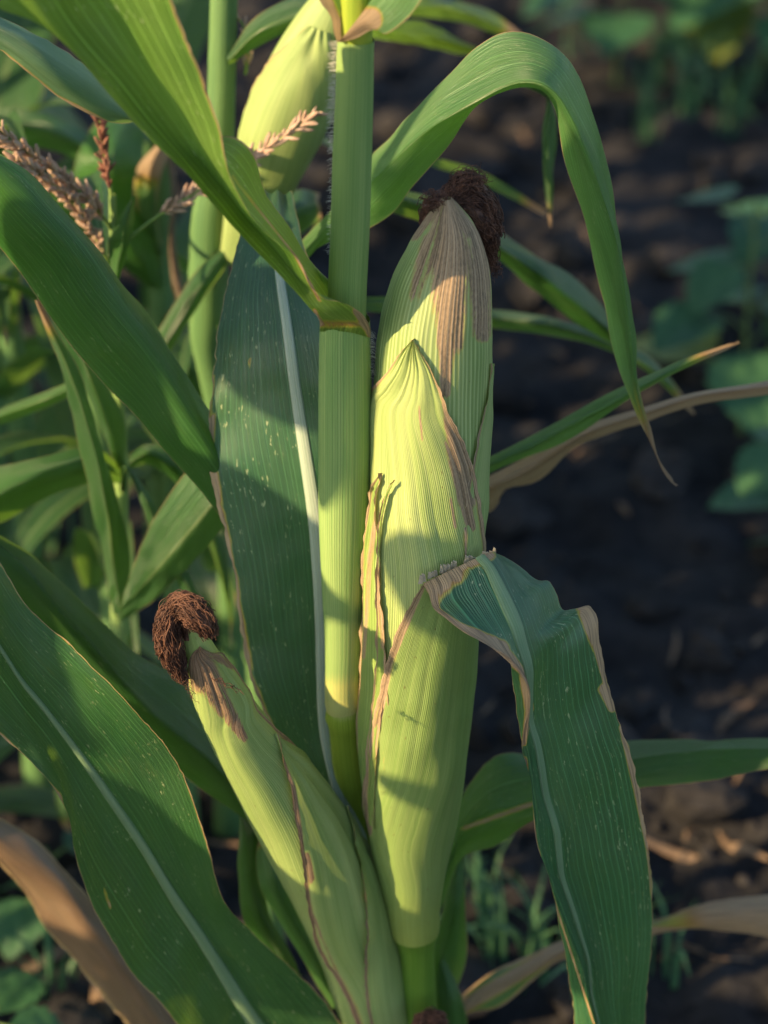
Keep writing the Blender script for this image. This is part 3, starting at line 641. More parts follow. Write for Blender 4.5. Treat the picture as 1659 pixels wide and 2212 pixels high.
leaf([[(720, 2180, .025), (650, 2070, .022), (600, 1990, .022), (560, 1900, .024), (556, 1830, .03), (570, 1790, .04)], [(725, 2160, .015), (670, 2060, .014), (620, 1975, .015), (590, 1890, .018), (575, 1830, .028), (575, 1785, .04)],
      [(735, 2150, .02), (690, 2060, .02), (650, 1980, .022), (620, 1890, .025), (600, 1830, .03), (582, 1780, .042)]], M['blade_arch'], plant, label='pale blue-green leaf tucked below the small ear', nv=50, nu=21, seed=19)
# dead lower leaf
leaf([[(760, 2560, .05), (560, 2480, .05), (350, 2330, .05), (245, 2175, .06), (160, 2070, .065), (80, 1980, .07), (0, 1880, .075), (-90, 1790, .08)],
      [(765, 2540, .04), (590, 2430, .04), (400, 2290, .04), (290, 2130, .045), (200, 2020, .05), (110, 1920, .055), (0, 1825, .06), (-80, 1750, .065)],
      [(770, 2520, .05), (620, 2390, .05), (450, 2250, .05), (340, 2130, .055), (250, 2010, .06), (140, 1870, .065), (60, 1795, .07), (-10, 1755, .075), (-80, 1700, .08)]],
     M['blade_dry'], plant, label='withered brown leaf drooping under the broad green one', nv=80, nu=29, seed=20, ripple=.003, rfreq=18, jag=.4)

# ------------------------------------------------------------------ the large ear
AE = Axis([(903, 2330, .0, 44), (902, 2150, -.006, 43), (899, 2030, -.010, 45), (897, 2012, -.010, 50), (893, 1960, -.010, 56), (889, 1880, -.010, 69), (889, 1750, -.010, 90), (893, 1600, -.010, 107),
           (903, 1450, -.010, 113), (912, 1300, -.010, 116), (921, 1150, -.005, 123), (929, 1000, .001, 125), (933, 850, .005, 127), (942, 700, .008, 121),
           (950, 640, .009, 113), (962, 560, .010, 92), (967, 500, .010, 66), (966, 455, .010, 34), (965, 428, .010, 10)])
tB = AE.t_at_y(2016)
ear = tube_on(AE, M['husk'], plant, 'ear', t0=tB, t1=1.0, nu=110, nv=150, label='large ripe ear wrapped in pale green husks', wob=.0004, prof=lambda T, H: -.0022 * (1 - ss(T, tB + .02, tB + .16)),
              strokes=[(965, 430, 968, 560, 24, 66, 1.6), (968, 540, 972, 740, 56, 34, 1.35), (968, 700, 962, 850, 26, 14, 1.3), (1034, 540, 1040, 720, 32, 24, 1.4), (925, 520, 895, 640, 26, 18, 1.1), (965, 430, 1045, 540, 18, 18, 1.4), (965, 430, 895, 510, 18, 14, 1.2)])
t_ = AE.t_at_y
tube_on(AE, M['shank'], ear, 'shank', t0=0, t1=tB + .004, nu=50, nv=40, dr=-.0006, label='short green ear stem',
        prof=lambda T, H: .0010 * np.exp(-((T - tB) / .004) ** 2))
# right rear husk with a dark margin
husk(AE, [(t_(1650), 40, 'a'), (1000, 1300), (1005, 1100), (1025, 985), (1040, 925), (1052, 870), (1060, 820), (1063, 785)],
     [(t_(1650), 200, 'a'), (t_(1300), 205, 'a'), (t_(1000), 190, 'a'), (t_(880), 150, 'a'), (t_(780), 92, 'a')], .0008, M['husk'], ear, lift=(.0008, 0), seed=4, label='rear husk with thin brown margin')
# second husk with pointed tip
husk(AE, [(t_(1720), -106, 'a'), (t_(1600), -106, 'a'), (t_(1400), -105, 'a'), (t_(1150), -103, 'a'), (t_(980), -100, 'a'), (t_(880), -92, 'a'), (815, 832), (840, 795), (868, 762), (893, 733)],
     [(t_(1720), 88, 'a'), (t_(1600), 88, 'a'), (t_(1350), 86, 'a'), (t_(1200), 80, 'a'), (1036, 1100), (1026, 1030), (1000, 950), (972, 895), (955, 850), (932, 800), (912, 765), (894, 734)],
     .0014, M['husk_front'], ear, lift=(.0006, .0010), seed=6, label='yellow-green husk ending in a sharp point', jag=.6, pleat=.0007, nu=130,
     strokes=[(962, 870, 985, 960, 10, 24, 1.5), (985, 960, 1010, 1080, 26, 24, 1.6), (1002, 1060, 1018, 1140, 20, 12, 1.4), (975, 1080, 985, 1140, 6, 6, .95), (905, 880, 912, 950, 4, 4, .85)])
# narrow dry strips along the stalk
husk(AE, [(t_(1900), -95, 'a'), (t_(1700), -92, 'a'), (777, 1550), (783, 1400), (790, 1250), (800, 1130), (808, 1060), (828, 1022)],
     [(t_(1900), -48, 'a'), (t_(1700), -52, 'a'), (843, 1500), (838, 1420), (832, 1300), (826, 1180), (820, 1090), (830, 1022)],
     .0026, M['husk_strip'], ear, nu=24, lift=(.0012, .0016), seed=7, flush=.3, label='narrow husk strip with dry tan edges', jag=.8,
     strokes=[(826, 1020, 800, 1200, 7, 8, 1.1), (800, 1200, 786, 1420, 9, 6, 1.0), (822, 1080, 832, 1300, 5, 6, 1.0), (832, 1300, 842, 1450, 5, 4, .9)])
husk(AE, [(t_(1750), -62, 'a'), (822, 1400), (822, 1250), (826, 1130), (840, 1062), (856, 1036)],
     [(t_(1750), -46, 'a'), (838, 1400), (829, 1250), (833, 1130), (846, 1068), (858, 1036)],
     .0034, M['husk_strip'], ear, nu=10, lift=(.001, .001), seed=17, label='thin curled husk tip', strokes=[(856, 1036, 830, 1150, 8, 8, 1.1), (830, 1150, 826, 1400, 9, 6, 1.0)])
# outer front husk that carries the torn leaf
husk(AE, [(t_(2012), -100, 'a'), (t_(1960), -95, 'a'), (t_(1880), -80, 'a'), (795, 1790), (791, 1720), (801, 1640), (818, 1530), (838, 1440), (866, 1355), (890, 1300), (912, 1262)],
     [(t_(2012), 175, 'a'), (t_(1900), 170, 'a'), (t_(1700), 165, 'a'), (t_(1400), 150, 'a'), (t_(1250), 120, 'a'), (t_(1205), 95, 'a')],
     .0028, M['husk_outer'], ear, nu=110, nv=120, lift=(.0012, 0), seed=9, label='outermost husk, the one carrying the torn leaf', jag=.5, pleat=.0004, flush=.35,
     strokes=[(807, 1590, 796, 1700, 9, 15, 1.6), (795, 1700, 797, 1800, 14, 8, 1.5), (842, 1440, 808, 1600, 6, 8, 1.4), (912, 1262, 846, 1425, 9, 6, 1.5), (828, 1625, 832, 1690, 3, 3, .6)])

# torn leaf blade that hangs from it
RM = [(1068, 1192, -.022), (1080, 1197, -.024), (1130, 1227, -.030), (1167, 1253, -.034), (1183, 1253, -.035), (1201, 1280, -.037), (1212, 1312, -.039), (1216, 1317, -.039), (1240, 1315, -.04), (1276, 1309, -.038), (1283, 1318, -.038),
      (1292, 1342, -.04), (1298, 1392, -.042), (1305, 1427, -.043), (1311, 1470, -.044), (1323, 1508, -.045), (1339, 1561, -.046), (1361, 1617, -.046), (1373, 1677, -.046), (1382, 1725, -.046), (1394, 1800, -.046), (1407, 1875, -.046),
      (1411, 1950, -.046), (1411, 2025, -.046), (1404, 2085, -.046), (1394, 2140, -.046), (1387, 2212, -.045), (1365, 2330, -.04)]
MR = [(1030, 1206, -.034), (1045, 1225, -.038), (1064, 1267, -.046), (1089, 1320, -.054), (1111, 1367, -.060), (1128, 1420, -.064), (1138, 1490, -.066), (1144, 1570, -.068), (1155, 1633, -.069), (1170, 1711, -.070), (1186, 1774, -.070),
      (1195, 1824, -.070), (1204, 1880, -.070), (1222, 1940, -.069), (1245, 2015, -.068), (1266, 2085, -.066), (1280, 2165, -.064), (1292, 2212, -.062), (1300, 2330, -.055)]
TN = [(918, 1258, -.040), (926, 1275, -.046), (933, 1308, -.054), (958, 1330, -.062), (1001, 1364, -.070), (1051, 1392, -.076), (1098, 1424, -.080), (1130, 1458, -.082), (1143, 1492, -.083), (1143, 1533, -.083), (1134, 1570, -.082), (1130, 1608, -.081), (1139, 1639, -.080),
      (1148, 1680, -.080), (1153, 1742, -.080), (1161, 1824, -.080), (1180, 1874, -.080), (1202, 1940, -.080), (1230, 2015, -.079), (1255, 2085, -.077), (1270, 2165, -.075), (1283, 2212, -.073), (1292, 2330, -.068)]
BH = [(922, 1262, -.038), (932, 1285, -.042), (945, 1312, -.048), (968, 1330, -.055), (1008, 1362, -.062), (1052, 1388, -.066), (1092, 1424, -.068), (1105, 1464, -.066), (1115, 1508, -.064), (1117, 1555, -.063), (1123, 1596, -.064), (1134, 1630, -.066),
      (1150, 1680, -.068), (1156, 1742, -.068), (1164, 1820, -.067), (1180, 1864, -.066), (1194, 1914, -.064), (1207, 2000, -.062), (1219, 2075, -.060), (1227, 2150, -.058), (1232, 2212, -.056), (1240, 2330, -.05)]
tl = leaf([BH, TN, MR, RM], M['blade_torn'], plant, label='torn leaf hanging over from the large ear, edges dried tan', nv=230, nu=76, seed=23, ws=[0, .16, .38, 1.0], ripple=.0012, rfreq=18, jag=.5, bumpy=.0011,
          rib=True, ribmat=M['midrib'], ribw=.0040, ribsign=1, ribat=.405,
          strokes=[(918, 1255, 975, 1228, 62, 44, 1.0), (918, 1252, 1000, 1218, 12, 8, 1.3), (925, 1250, 937, 1310, 24, 15, 1.15), (940, 1315, 1000, 1358, 7, 10, 1.1), (1000, 1360, 1080, 1402, 14, 24, 1.25), (1080, 1400, 1128, 1450, 18, 9, 1.2), (1128, 1450, 1143, 1530, 9, 12, 1.15), (1143, 1530, 1131, 1610, 10, 6, 1.1), (1131, 1610, 1160, 1830, 4, 3, .9), (1160, 1830, 1283, 2212, 3, 3, .9),
                   (985, 1222, 1060, 1200, 26, 16, .72), (1045, 1205, 1055, 1235, 12, 7, 1.0), (1272, 1312, 1292, 1400, 30, 15, 1.15), (1292, 1400, 1308, 1480, 13, 4, 1.1), (1305, 1490, 1322, 1530, 15, 10, 1.2), (1340, 1570, 1376, 1700, 4, 11, 1.05), (1376, 1700, 1398, 1830, 11, 4, 1.0), (1398, 1830, 1410, 1960, 4, 2, .8)])
# ragged ligule along the collar
lg = []; lr = np.random.RandomState(5)
for k in range(26):
    t = k / 25; x = 908 + t * 165; y = 1258 - 62 * (t ** .8); d = -.040 + .016 * t
    if lr.rand() < .2: continue
    h = lr.uniform(6, 17); wd = lr.uniform(4, 8)
    a = np.array([P(x - wd, y + 4, d), P(x + wd, y + 3, d), P(x + wd * .6 + lr.uniform(-2, 4), y - h * .8, d - .001), P(x - wd * .4 + lr.uniform(-2, 4), y - h, d - .001)])
    b_ = a + np.array([0, .0004, 0]); V = np.concatenate([a, b_]); F = np.array([[0, 1, 2, 3], [7, 6, 5, 4], [0, 4, 5, 1], [1, 5, 6, 2], [2, 6, 7, 3], [3, 7, 4, 0]])
    lg.append((V, F))
Vl, Fl = join_geo(lg); link('ligule', new_mesh('ligule', Vl, Fl, M['ligule'], smooth=False), tl)

def silk(paths, parent, n, seed, rad=.00028, curl=1.0, core=True, name='silk', core_f=.62, dd=0.0):
    """tangled strands that follow broad locks: each lock = (list of (x,y,d,r), share)"""
    r = np.random.RandomState(seed); parts = []
    tot = sum(s for _, s in paths)
    for lock, share in paths:
        L = np.array([list(P(x, y, d + dd)) + [.9 * q * pxm(P(x, y, d + dd))] for x, y, d, q in lock]); nn = 30
        if core:
            C = spl(L, 22); V, F = tube_geo(C[:, :3], C[:, 3] * core_f, 12)
            V = V + .0016 * np.stack([fbm1(V[:, k] * 350 + V[:, (k + 1) % 3] * 200, seed + k, 2) for k in range(3)], -1); parts.append((V, F))
        for k in range(int(n * share / tot)):
            a = r.uniform(0, .25); b = r.uniform(.6, 1.0); t = np.linspace(a, b, nn); C = spl_at(L, t)
            th = r.uniform(0, 2 * np.pi) + np.linspace(0, r.uniform(-2.5, 2.5), nn); rr = C[:, 3] * r.uniform(.5, 1.0)
            T = np.gradient(C[:, :3], axis=0); T /= np.linalg.norm(T, axis=1, keepdims=True)
            A = np.cross(T, [.2, -.95, .1]); A /= np.linalg.norm(A, axis=1, keepdims=True); B = np.cross(T, A)
            p = C[:, :3] + rr[:, None] * (np.cos(th)[:, None] * A + np.sin(th)[:, None] * B)
            u = np.linspace(0, 1, nn) * r.uniform(2.5, 10)
            w = np.stack([fbm1(u + r.rand() * 900, r.randint(1 << 20), 2) for _ in range(3)], -1)
            p = p + w * .0014 * curl * np.minimum(1, np.linspace(0, 4, nn))[:, None]
            parts.append(tube_geo(p, rad * r.uniform(.7, 1.2), 4))
    V, F = join_geo(parts)
    return link(name, new_mesh(name, V, F, M['silk']), parent, kind='stuff', label='tangled dry brown silk')

silk([([(966, 456, .004, 14), (980, 420, .010, 24), (1000, 398, .012, 26), (1022, 392, .014, 22), (1042, 408, .016, 16)], 4),
      ([(968, 458, .006, 14), (992, 430, .010, 28), (1018, 428, .012, 32), (1044, 452, .014, 30), (1060, 490, .016, 24), (1072, 520, .016, 16)], 5),
      ([(972, 462, .008, 14), (1005, 445, .010, 26), (1032, 470, .010, 28), (1050, 505, .012, 26), (1060, 540, .014, 18), (1066, 570, .016, 6)], 4),
      ([(975, 462, .012, 14), (1010, 415, .024, 26), (1040, 430, .028, 26), (1066, 470, .028, 20), (1078, 510, .026, 10)], 3),
      ([(966, 455, .006, 12), (948, 440, .010, 18), (932, 448, .012, 17), (920, 470, .012, 12), (914, 492, .012, 5)], 2.2)], ear, 1500, 41, rad=.00021, curl=1.15, core_f=.68, dd=.010)
silk([([(1055, 540, .012, 16), (1066, 575, .014, 12), (1074, 600, .014, 6)], .3), ([(968, 450, -.002, 12), (940, 430, .0, 22), (915, 450, .004, 14)], .4), ([(980, 420, .006, 30), (1010, 385, .010, 34), (1050, 395, .012, 30)], .5)], ear, 70, 42, rad=.00015, core=False, curl=1.6, dd=.010)

# ------------------------------------------------------------------ the small ear
AS = Axis([(850, 2420, .008, 40), (826, 2280, .000, 54), (800, 2170, -.006, 68), (768, 2048, -.006, 78), (722, 1922, -.011, 89), (657, 1795, -.019, 90), (592, 1690, -.029, 80), (532, 1600, -.037, 67),
           (477, 1505, -.044, 52), (440, 1425, -.049, 37), (422, 1378, -.052, 27), (412, 1345, -.054, 16)])
s_ = AS.t_at_y
ear2 = tube_on(AS, M['husk_small'], plant, 'ear', nu=90, nv=130, label='small slanting ear in front with dark brown silk', wob=.0003)
husk(AS, [(0.02, -200, 'a'), (s_(1900), -190, 'a'), (s_(1600), -150, 'a'), (s_(1480), -100, 'a'), (405, 1440), (415, 1412), (432, 1400)],
     [(0.02, 60, 'a'), (s_(1900), 75, 'a'), (s_(1650), 80, 'a'), (556, 1530), (530, 1478), (488, 1422), (455, 1408), (434, 1399)], .0012, M['husk_small'], ear2, lift=(0, .0012), seed=12,
     label='husk with a grey-brown dead tip', jag=.5, pleat=.0005,
     strokes=[(425, 1402, 440, 1465, 34, 38, 1.7), (440, 1440, 482, 1530, 32, 22, 1.7), (480, 1520, 526, 1592, 22, 11, 1.7), (455, 1408, 500, 1440, 12, 8, 1.4)])
husk(AS, [(0.05, -35, 'a'), (745, 2140), (700, 2060), (668, 1960), (655, 1870), (640, 1790), (621, 1692), (604, 1640), (590, 1585)],
     [(0.05, 150, 'a'), (s_(2000), 150, 'a'), (s_(1800), 140, 'a'), (s_(1700), 110, 'a'), (s_(1640), 75, 'a'), (610, 1596), (592, 1584)], .0024, M['husk_small'], ear2, lift=(.0014, 0), seed=13, label='husk with a split dark brown margin', jag=.7, pleat=.0005,
     strokes=[(598, 1612, 625, 1700, 5, 12, 3.0), (625, 1700, 645, 1800, 13, 9, 3.0), (645, 1800, 668, 1960, 8, 5, 2.5), (668, 1960, 745, 2140, 5, 5, 1.0), (664, 1850, 674, 1900, 7, 7, 2.5)])
husk(AS, [(0.08, 5, 'a'), (790, 2150), (784, 2060), (780, 1950), (766, 1870), (752, 1800), (736, 1745)],
     [(0.08, 170, 'a'), (s_(2000), 160, 'a'), (s_(1880), 130, 'a'), (s_(1810), 90, 'a'), (738, 1744)], .0038, M['husk_small'], ear2, nu=50, lift=(.0014, 0), seed=14, label='short outer husk with a curled grey point', jag=.8,
     strokes=[(736, 1745, 752, 1800, 8, 7, 1.1), (752, 1800, 785, 1990, 5, 6, 1.05), (785, 1990, 788, 2200, 5, 5, 1.0)])
silk([([(408, 1372, -.056, 14), (396, 1330, -.056, 26), (392, 1306, -.058, 27), (410, 1314, -.062, 30), (436, 1338, -.066, 30), (458, 1374, -.066, 13)], 5),
      ([(402, 1350, -.054, 14), (384, 1312, -.056, 26), (364, 1334, -.058, 25), (364, 1385, -.060, 26), (374, 1425, -.060, 22), (388, 1452, -.060, 12), (400, 1475, -.060, 5)], 5)], ear2, 1100, 43, curl=1.45, rad=.00020, core_f=.62, dd=.002)
silk([([(440, 1460, -.072, 6), (480, 1475, -.073, 6), (530, 1500, -.072, 3)], .25), ([(395, 1470, -.062, 12), (415, 1500, -.062, 10), (425, 1520, -.062, 5)], .3)], ear2, 9, 45, rad=.00014, core=False, dd=.002)
# little third ear tip at the lower edge
silk([([(905, 2235, -.028, 20), (920, 2205, -.030, 24), (945, 2200, -.030, 20), (962, 2215, -.030, 8)], 1)], ear, 90, 47, rad=.0003)

# tiny insect on the outer husk
pI = AE.at(np.array([AE.solve(836, 1703)[0]]), np.array([AE.solve(836, 1703)[1]]), np.array([.0052]))[0]
bodyV = IV * np.array([.0006, .0005, .0012]); ca, sa = math.cos(-.6), math.sin(-.6)
bodyV = np.stack([bodyV[:, 0] * ca - bodyV[:, 2] * sa, bodyV[:, 1], bodyV[:, 0] * sa + bodyV[:, 2] * ca], -1)
legs = [(bodyV + pI, np.concatenate([IF, IF[:, 2:3]], 1))]
for k in (-1, 0, 1):
    for sd in (-1, 1):
        a = pI + np.array([0, 0, k * .0006]); legs.append(tube_geo(np.array([a, a + np.array([sd * .0008, -.0002, k * .0003]), a + np.array([sd * .0012, .0006, k * .0006])]), .00008, 3))
Vi, Fi = join_geo(legs)
link('fly', new_mesh('fly', Vi, Fi, M['insect']), None, 'tiny dark fly sitting on the outer husk of the large ear', 'insect')

# ------------------------------------------------------------------ maize behind
def ground_at(x, y):
    c = (x - 829.5) / 1106 * TAN; v = (1106 - y) / 1106 * TAN
    r = FWD + c * RGT + v * UPV
    return CAM + r * (-CAM[1 + 1] / r[2])

def down_axis(pts, r_end=1.25):
    """carry a stalk's axis on straight down to the soil"""
    x, y, d, r = pts[-1]; x0 = P(x, y, d); out = list(pts)
    for f in (.5, 1.0):
        z = x0[2] * (1 - f); q = project(np.array([x0[0], d, z - .02])[None])[0]
        out.append((q[0], q[1], d, r * pxm(x0) / (q[2] * TAN / 1106) * (1 + (r_end - 1) * f)))
    return out

def back_plant(label, stalk_pts, mat='stalk_back_shaded', name='maize_plant'):
    pts = down_axis(stalk_pts); a = Axis(pts[::-1]); b0 = a.q[0, :3].copy(); b0[2] = 0
    t = thing(name, b0, label, 'maize plant', 'maize plants')
    n = 6
    tube_on(a, M[mat], t, 'stalk', nu=28, nv=90, prof=lambda T, H: .0018 * np.exp(-((np.mod(T * n, 1) - .5) / .02) ** 2))
    return t, a

def tassel_branch(path, parent, n, size, seed, mat='tassel', stem='tassel_stem', bare=.12):
    r = np.random.RandomState(seed); L = spl(PP(path), 40); parts = [tube_geo(L, np.linspace(.0011, .0005, 40), 5)]
    o = link('tassel_branch', new_mesh('tassel_branch', *parts[0], M[stem]), parent)
    sp = []
    for k in range(n):
        t = bare + (1 - bare) * (k + r.rand()) / n; p = spl_at(L, np.array([t]))[0]; T = spl_at(L, np.array([min(1, t + .02)]))[0] - spl_at(L, np.array([max(0, t - .02)]))[0]; T /= np.linalg.norm(T)
        n3 = r.randn(3); n3 -= T * (n3 @ T); n3 /= np.linalg.norm(n3); ax = T * .9 + n3 * r.uniform(.15, .9); ax /= np.linalg.norm(ax)
        B = np.cross(ax, n3); B /= np.linalg.norm(B); C = np.cross(B, ax); s = size * r.uniform(.5, 1.35)
        V = IV[:, 0:1] * B * s * .24 + IV[:, 1:2] * C * s * .20 + IV[:, 2:3] * ax * s
        sp.append((V + p + n3 * s * .3 + ax * s * .5, IF))
    V, F = join_geo(sp); link('spikelets', new_mesh('spikelets', V, F, M[mat]), o, kind='stuff')
    return o

# plant with the sunlit ear and the arching leaf
b1, ab1 = back_plant('maize plant behind, its pale ear catching the sun and one leaf arching over',
                     [(486, -120, .27, 30), (482, 60, .27, 30), (478, 200, .27, 31), (466, 380, .27, 36), (452, 480, .27, 40), (450, 600, .27, 41), (447, 715, .27, 38), (446, 730, .27, 36), (448, 760, .27, 31), (480, 900, .27, 32), (520, 1100, .27, 32), (560, 1400, .27, 32)])
AB = Axis([(510, 560, .262, 30), (545, 440, .255, 52), (572, 380, .25, 66), (610, 280, .24, 82), (650, 180, .235, 84), (690, 90, .23, 74), (725, 10, .225, 52), (750, -50, .22, 20)])
eb = tube_on(AB, M['husk'], b1, 'ear', nu=60, nv=70, label='pale fat ear, brightly sunlit')
husk(AB, [(.02, -100, 'a'), (.3, -90, 'a'), (.6, -80, 'a'), (.85, -30, 'a')], [(.02, 160, 'a'), (.3, 150, 'a'), (.6, 120, 'a'), (.86, 10, 'a')], .0015, M['husk'], eb, nu=40, nv=50, seed=31)
OM = [(470, 700, .262), (560, 600, .22), (655, 515, .18), (715, 455, .16), (770, 375, .145), (830, 310, .13), (890, 245, .122), (980, 145, .112), (1040, 95, .108), (1090, 70, .106), (1140, 70, .104), (1180, 87, .102), (1220, 120, .10), (1245, 160, .10), (1270, 215, .098), (1295, 280, .096), (1310, 350, .094),
      (1325, 440, .09), (1330, 480, .09), (1340, 540, .088), (1355, 625, .084), (1370, 720, .08), (1374, 798, .078), (1386, 858, .074), (1402, 918, .07), (1412, 958, .07), (1432, 1008, .068), (1460, 1048, .066)]
CR = [(478, 712, .255), (560, 630, .20), (655, 545, .16), (715, 480, .14), (770, 425, .122), (830, 365, .106), (905, 295, .094), (980, 245, .084), (1040, 210, .080), (1090, 185, .078), (1130, 175, .076), (1170, 180, .074), (1200, 200, .074), (1230, 245, .074), (1260, 310, .074), (1290, 390, .073), (1315, 465, .072), (1330, 515, .071),
      (1342, 580, .07), (1353, 650, .069), (1366, 745, .068), (1379, 850, .067), (1396, 917, .066), (1412, 965, .066), (1432, 1010, .066), (1461, 1049, .066)]
LM = [(486, 730, .262), (560, 660, .215), (655, 570, .175), (715, 522, .15), (775, 500, .135), (830, 475, .125), (905, 390, .114), (980, 300, .104), (1040, 218, .098), (1090, 192, .096), (1130, 184, .095), (1170, 192, .094), (1195, 225, .094), (1210, 280, .094), (1230, 380, .093), (1255, 475, .092), (1280, 560, .090), (1310, 675, .086),
      (1335, 783, .08), (1355, 848, .074), (1382, 908, .07), (1402, 948, .068), (1430, 1012, .067), (1460, 1050, .066)]
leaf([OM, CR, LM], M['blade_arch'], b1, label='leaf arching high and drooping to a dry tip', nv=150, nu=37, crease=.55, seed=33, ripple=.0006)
leaf([[(470, 330, .26), (380, 270, .2), (290, 235, .14), (200, 150, .12), (100, 82, .11), (0, 32, .11), (-80, 0, .11)], [(475, 345, .25), (380, 290, .19), (300, 255, .13), (190, 200, .11), (90, 130, .10), (0, 70, .10), (-80, 30, .10)],
      [(480, 360, .26), (380, 300, .2), (302, 270, .14), (250, 272, .125), (190, 247, .12), (120, 207, .115), (60, 156, .11), (0, 110, .11), (-80, 60, .11)]], M['blade_pale_lit'], b1, label='blue-green leaf with brown edge in the top corner', nv=60, nu=25, seed=34, ripple=.001, jag=.3,
     strokes=[(0, 110, 120, 206, 7, 6, .9), (120, 206, 250, 272, 5, 4, .8)])
leaf([[(490, 120, .265), (560, 30, .26), (640, -10, .26), (740, -30, .27)], [(492, 130, .25), (570, 60, .24), (660, 25, .24), (760, 0, .25)], [(495, 140, .265), (560, 100, .26), (640, 62, .26), (760, 40, .27)]], M['blade_back'], b1, nv=40, nu=17, seed=35)
leaf([[(560, 520, .30), (600, 440, .31), (650, 410, .32), (690, 420, .33)], [(565, 540, .28), (610, 480, .285), (650, 450, .29), (690, 440, .31)], [(570, 560, .3), (620, 530, .3), (660, 500, .31), (695, 470, .33)]], M['blade_back'], b1, nv=40, nu=17, seed=36)
leaf([[(490, 525, .265), (420, 590, .25), (345, 705, .24), (300, 790, .24)], [(494, 540, .255), (430, 620, .24), (362, 730, .23), (315, 810, .23)], [(498, 565, .265), (445, 640, .25), (378, 745, .24), (330, 820, .24)]], M['blade_back'], b1, label='narrow pale leaf slanting down from the stalk', nv=40, nu=15, seed=37)
tassel_branch([(530, 160, .27), (536, 110, .27), (528, 60, .27), (500, 20, .27)], b1, 16, .004, 5)

# plant hidden behind the main stalk, its leaves showing to the right
b4, _ = back_plant('maize plant hidden behind the main stalk, thin leaves reaching right', [(775, -60, .2, 24), (765, 300, .2, 26), (760, 700, .2, 28), (790, 1200, .2, 30)])
for lab, mt, a, m_, c, cr in [
    ('broad green leaf passing behind the silk', 'blade_deep', [(770, 400, .2), (900, 415, .24), (1000, 450, .27), (1085, 500, .28), (1180, 560, .28), (1260, 620, .28), (1320, 690, .28), (1350, 752, .28)], [(770, 420, .19), (900, 440, .23), (1000, 485, .25), (1085, 538, .26), (1180, 605, .26), (1260, 665, .26), (1325, 720, .26), (1352, 758, .27)], [(770, 440, .2), (900, 475, .24), (1000, 520, .27), (1085, 575, .28), (1180, 650, .28), (1260, 710, .28), (1325, 748, .28), (1352, 764, .28)], .6),
    ('dark thin leaf below the silk', 'blade_back', [(775, 640, .2), (950, 650, .27), (1070, 672, .3), (1200, 688, .3), (1320, 730, .3), (1420, 790, .3), (1500, 890, .3)], [(775, 655, .2), (950, 668, .26), (1070, 688, .29), (1200, 704, .29), (1320, 745, .29), (1412, 800, .29), (1500, 892, .3)], [(775, 670, .2), (950, 690, .27), (1070, 708, .3), (1200, 722, .3), (1320, 757, .3), (1405, 805, .3), (1498, 895, .3)], .5),
    ('thin leaf hanging straight down', 'blade_back', [(800, 330, .2), (950, 230, .25), (1100, 160, .27), (1168, 185, .27), (1168, 300, .27), (1172, 400, .27), (1188, 492, .27)], [(800, 340, .2), (950, 240, .24), (1100, 172, .26), (1182, 200, .26), (1184, 300, .26), (1184, 400, .26), (1190, 492, .27)], [(800, 350, .2), (950, 250, .25), (1095, 184, .27), (1188, 220, .27), (1198, 300, .27), (1196, 400, .27), (1191, 493, .27)], .3),
    ('thin pale leaf behind the silk', 'blade_back', [(790, 330, .2), (930, 338, .32), (1050, 375, .35), (1180, 455, .36)], [(790, 338, .2), (930, 348, .32), (1050, 388, .35), (1180, 463, .36)], [(790, 346, .2), (930, 358, .32), (1050, 402, .35), (1178, 470, .36)], .3),
    ('green leaf with a dry tip slanting up to the right', 'blade_arch', [(800, 1130, .2), (1000, 1018, .13), (1060, 985, .12), (1200, 915, .12), (1400, 812, .12), (1500, 768, .12), (1595, 737, .12)], [(800, 1140, .19), (1000, 1035, .12), (1060, 1005, .11), (1200, 938, .11), (1400, 826, .11), (1500, 777, .115), (1597, 739, .12)], [(800, 1150, .2), (1000, 1060, .13), (1060, 1022, .12), (1200, 965, .12), (1400, 842, .12), (1500, 787, .12), (1594, 742, .12)], .7),
    ('withered tan leaf slanting up to the right edge', 'blade_straw', [(820, 1170, .2), (980, 1075, .16), (1055, 1030, .15), (1150, 985, .15), (1250, 928, .15), (1400, 878, .15), (1500, 850, .15), (1659, 826, .15), (1760, 812, .15)], [(820, 1180, .19), (980, 1090, .15), (1060, 1055, .14), (1150, 1010, .14), (1250, 945, .14), (1400, 892, .14), (1500, 860, .14), (1659, 836, .14), (1760, 820, .14)], [(820, 1190, .2), (980, 1130, .16), (1075, 1090, .15), (1085, 1062, .15), (1150, 1045, .15), (1250, 962, .15), (1400, 908, .15), (1500, 872, .15), (1659, 847, .15), (1760, 832, .15)], .5),
    ('green leaf crossing the top edge', 'blade_back', [(780, -20, .3), (900, -15, .45), (1000, 5, .5), (1070, 30, .52), (1125, 72, .54)], [(780, 0, .28), (900, 8, .43), (1000, 25, .48), (1060, 50, .5), (1120, 78, .53)], [(780, 20, .3), (900, 35, .45), (1000, 50, .5), (1060, 70, .52), (1118, 84, .54)], .5),
    ('dark green leaf just below the top edge', 'blade_deep', [(780, 40, .3), (860, 40, .4), (950, 60, .45), (1030, 100, .47)], [(780, 60, .28), (860, 62, .39), (950, 82, .44), (1030, 108, .46)], [(780, 80, .3), (860, 90, .4), (950, 105, .45), (1025, 116, .47)], .4)]:
    leaf([a, m_, c], M[mt], b4, label=lab, nv=60, nu=17, crease=cr, seed=len(lab), ripple=.0008)

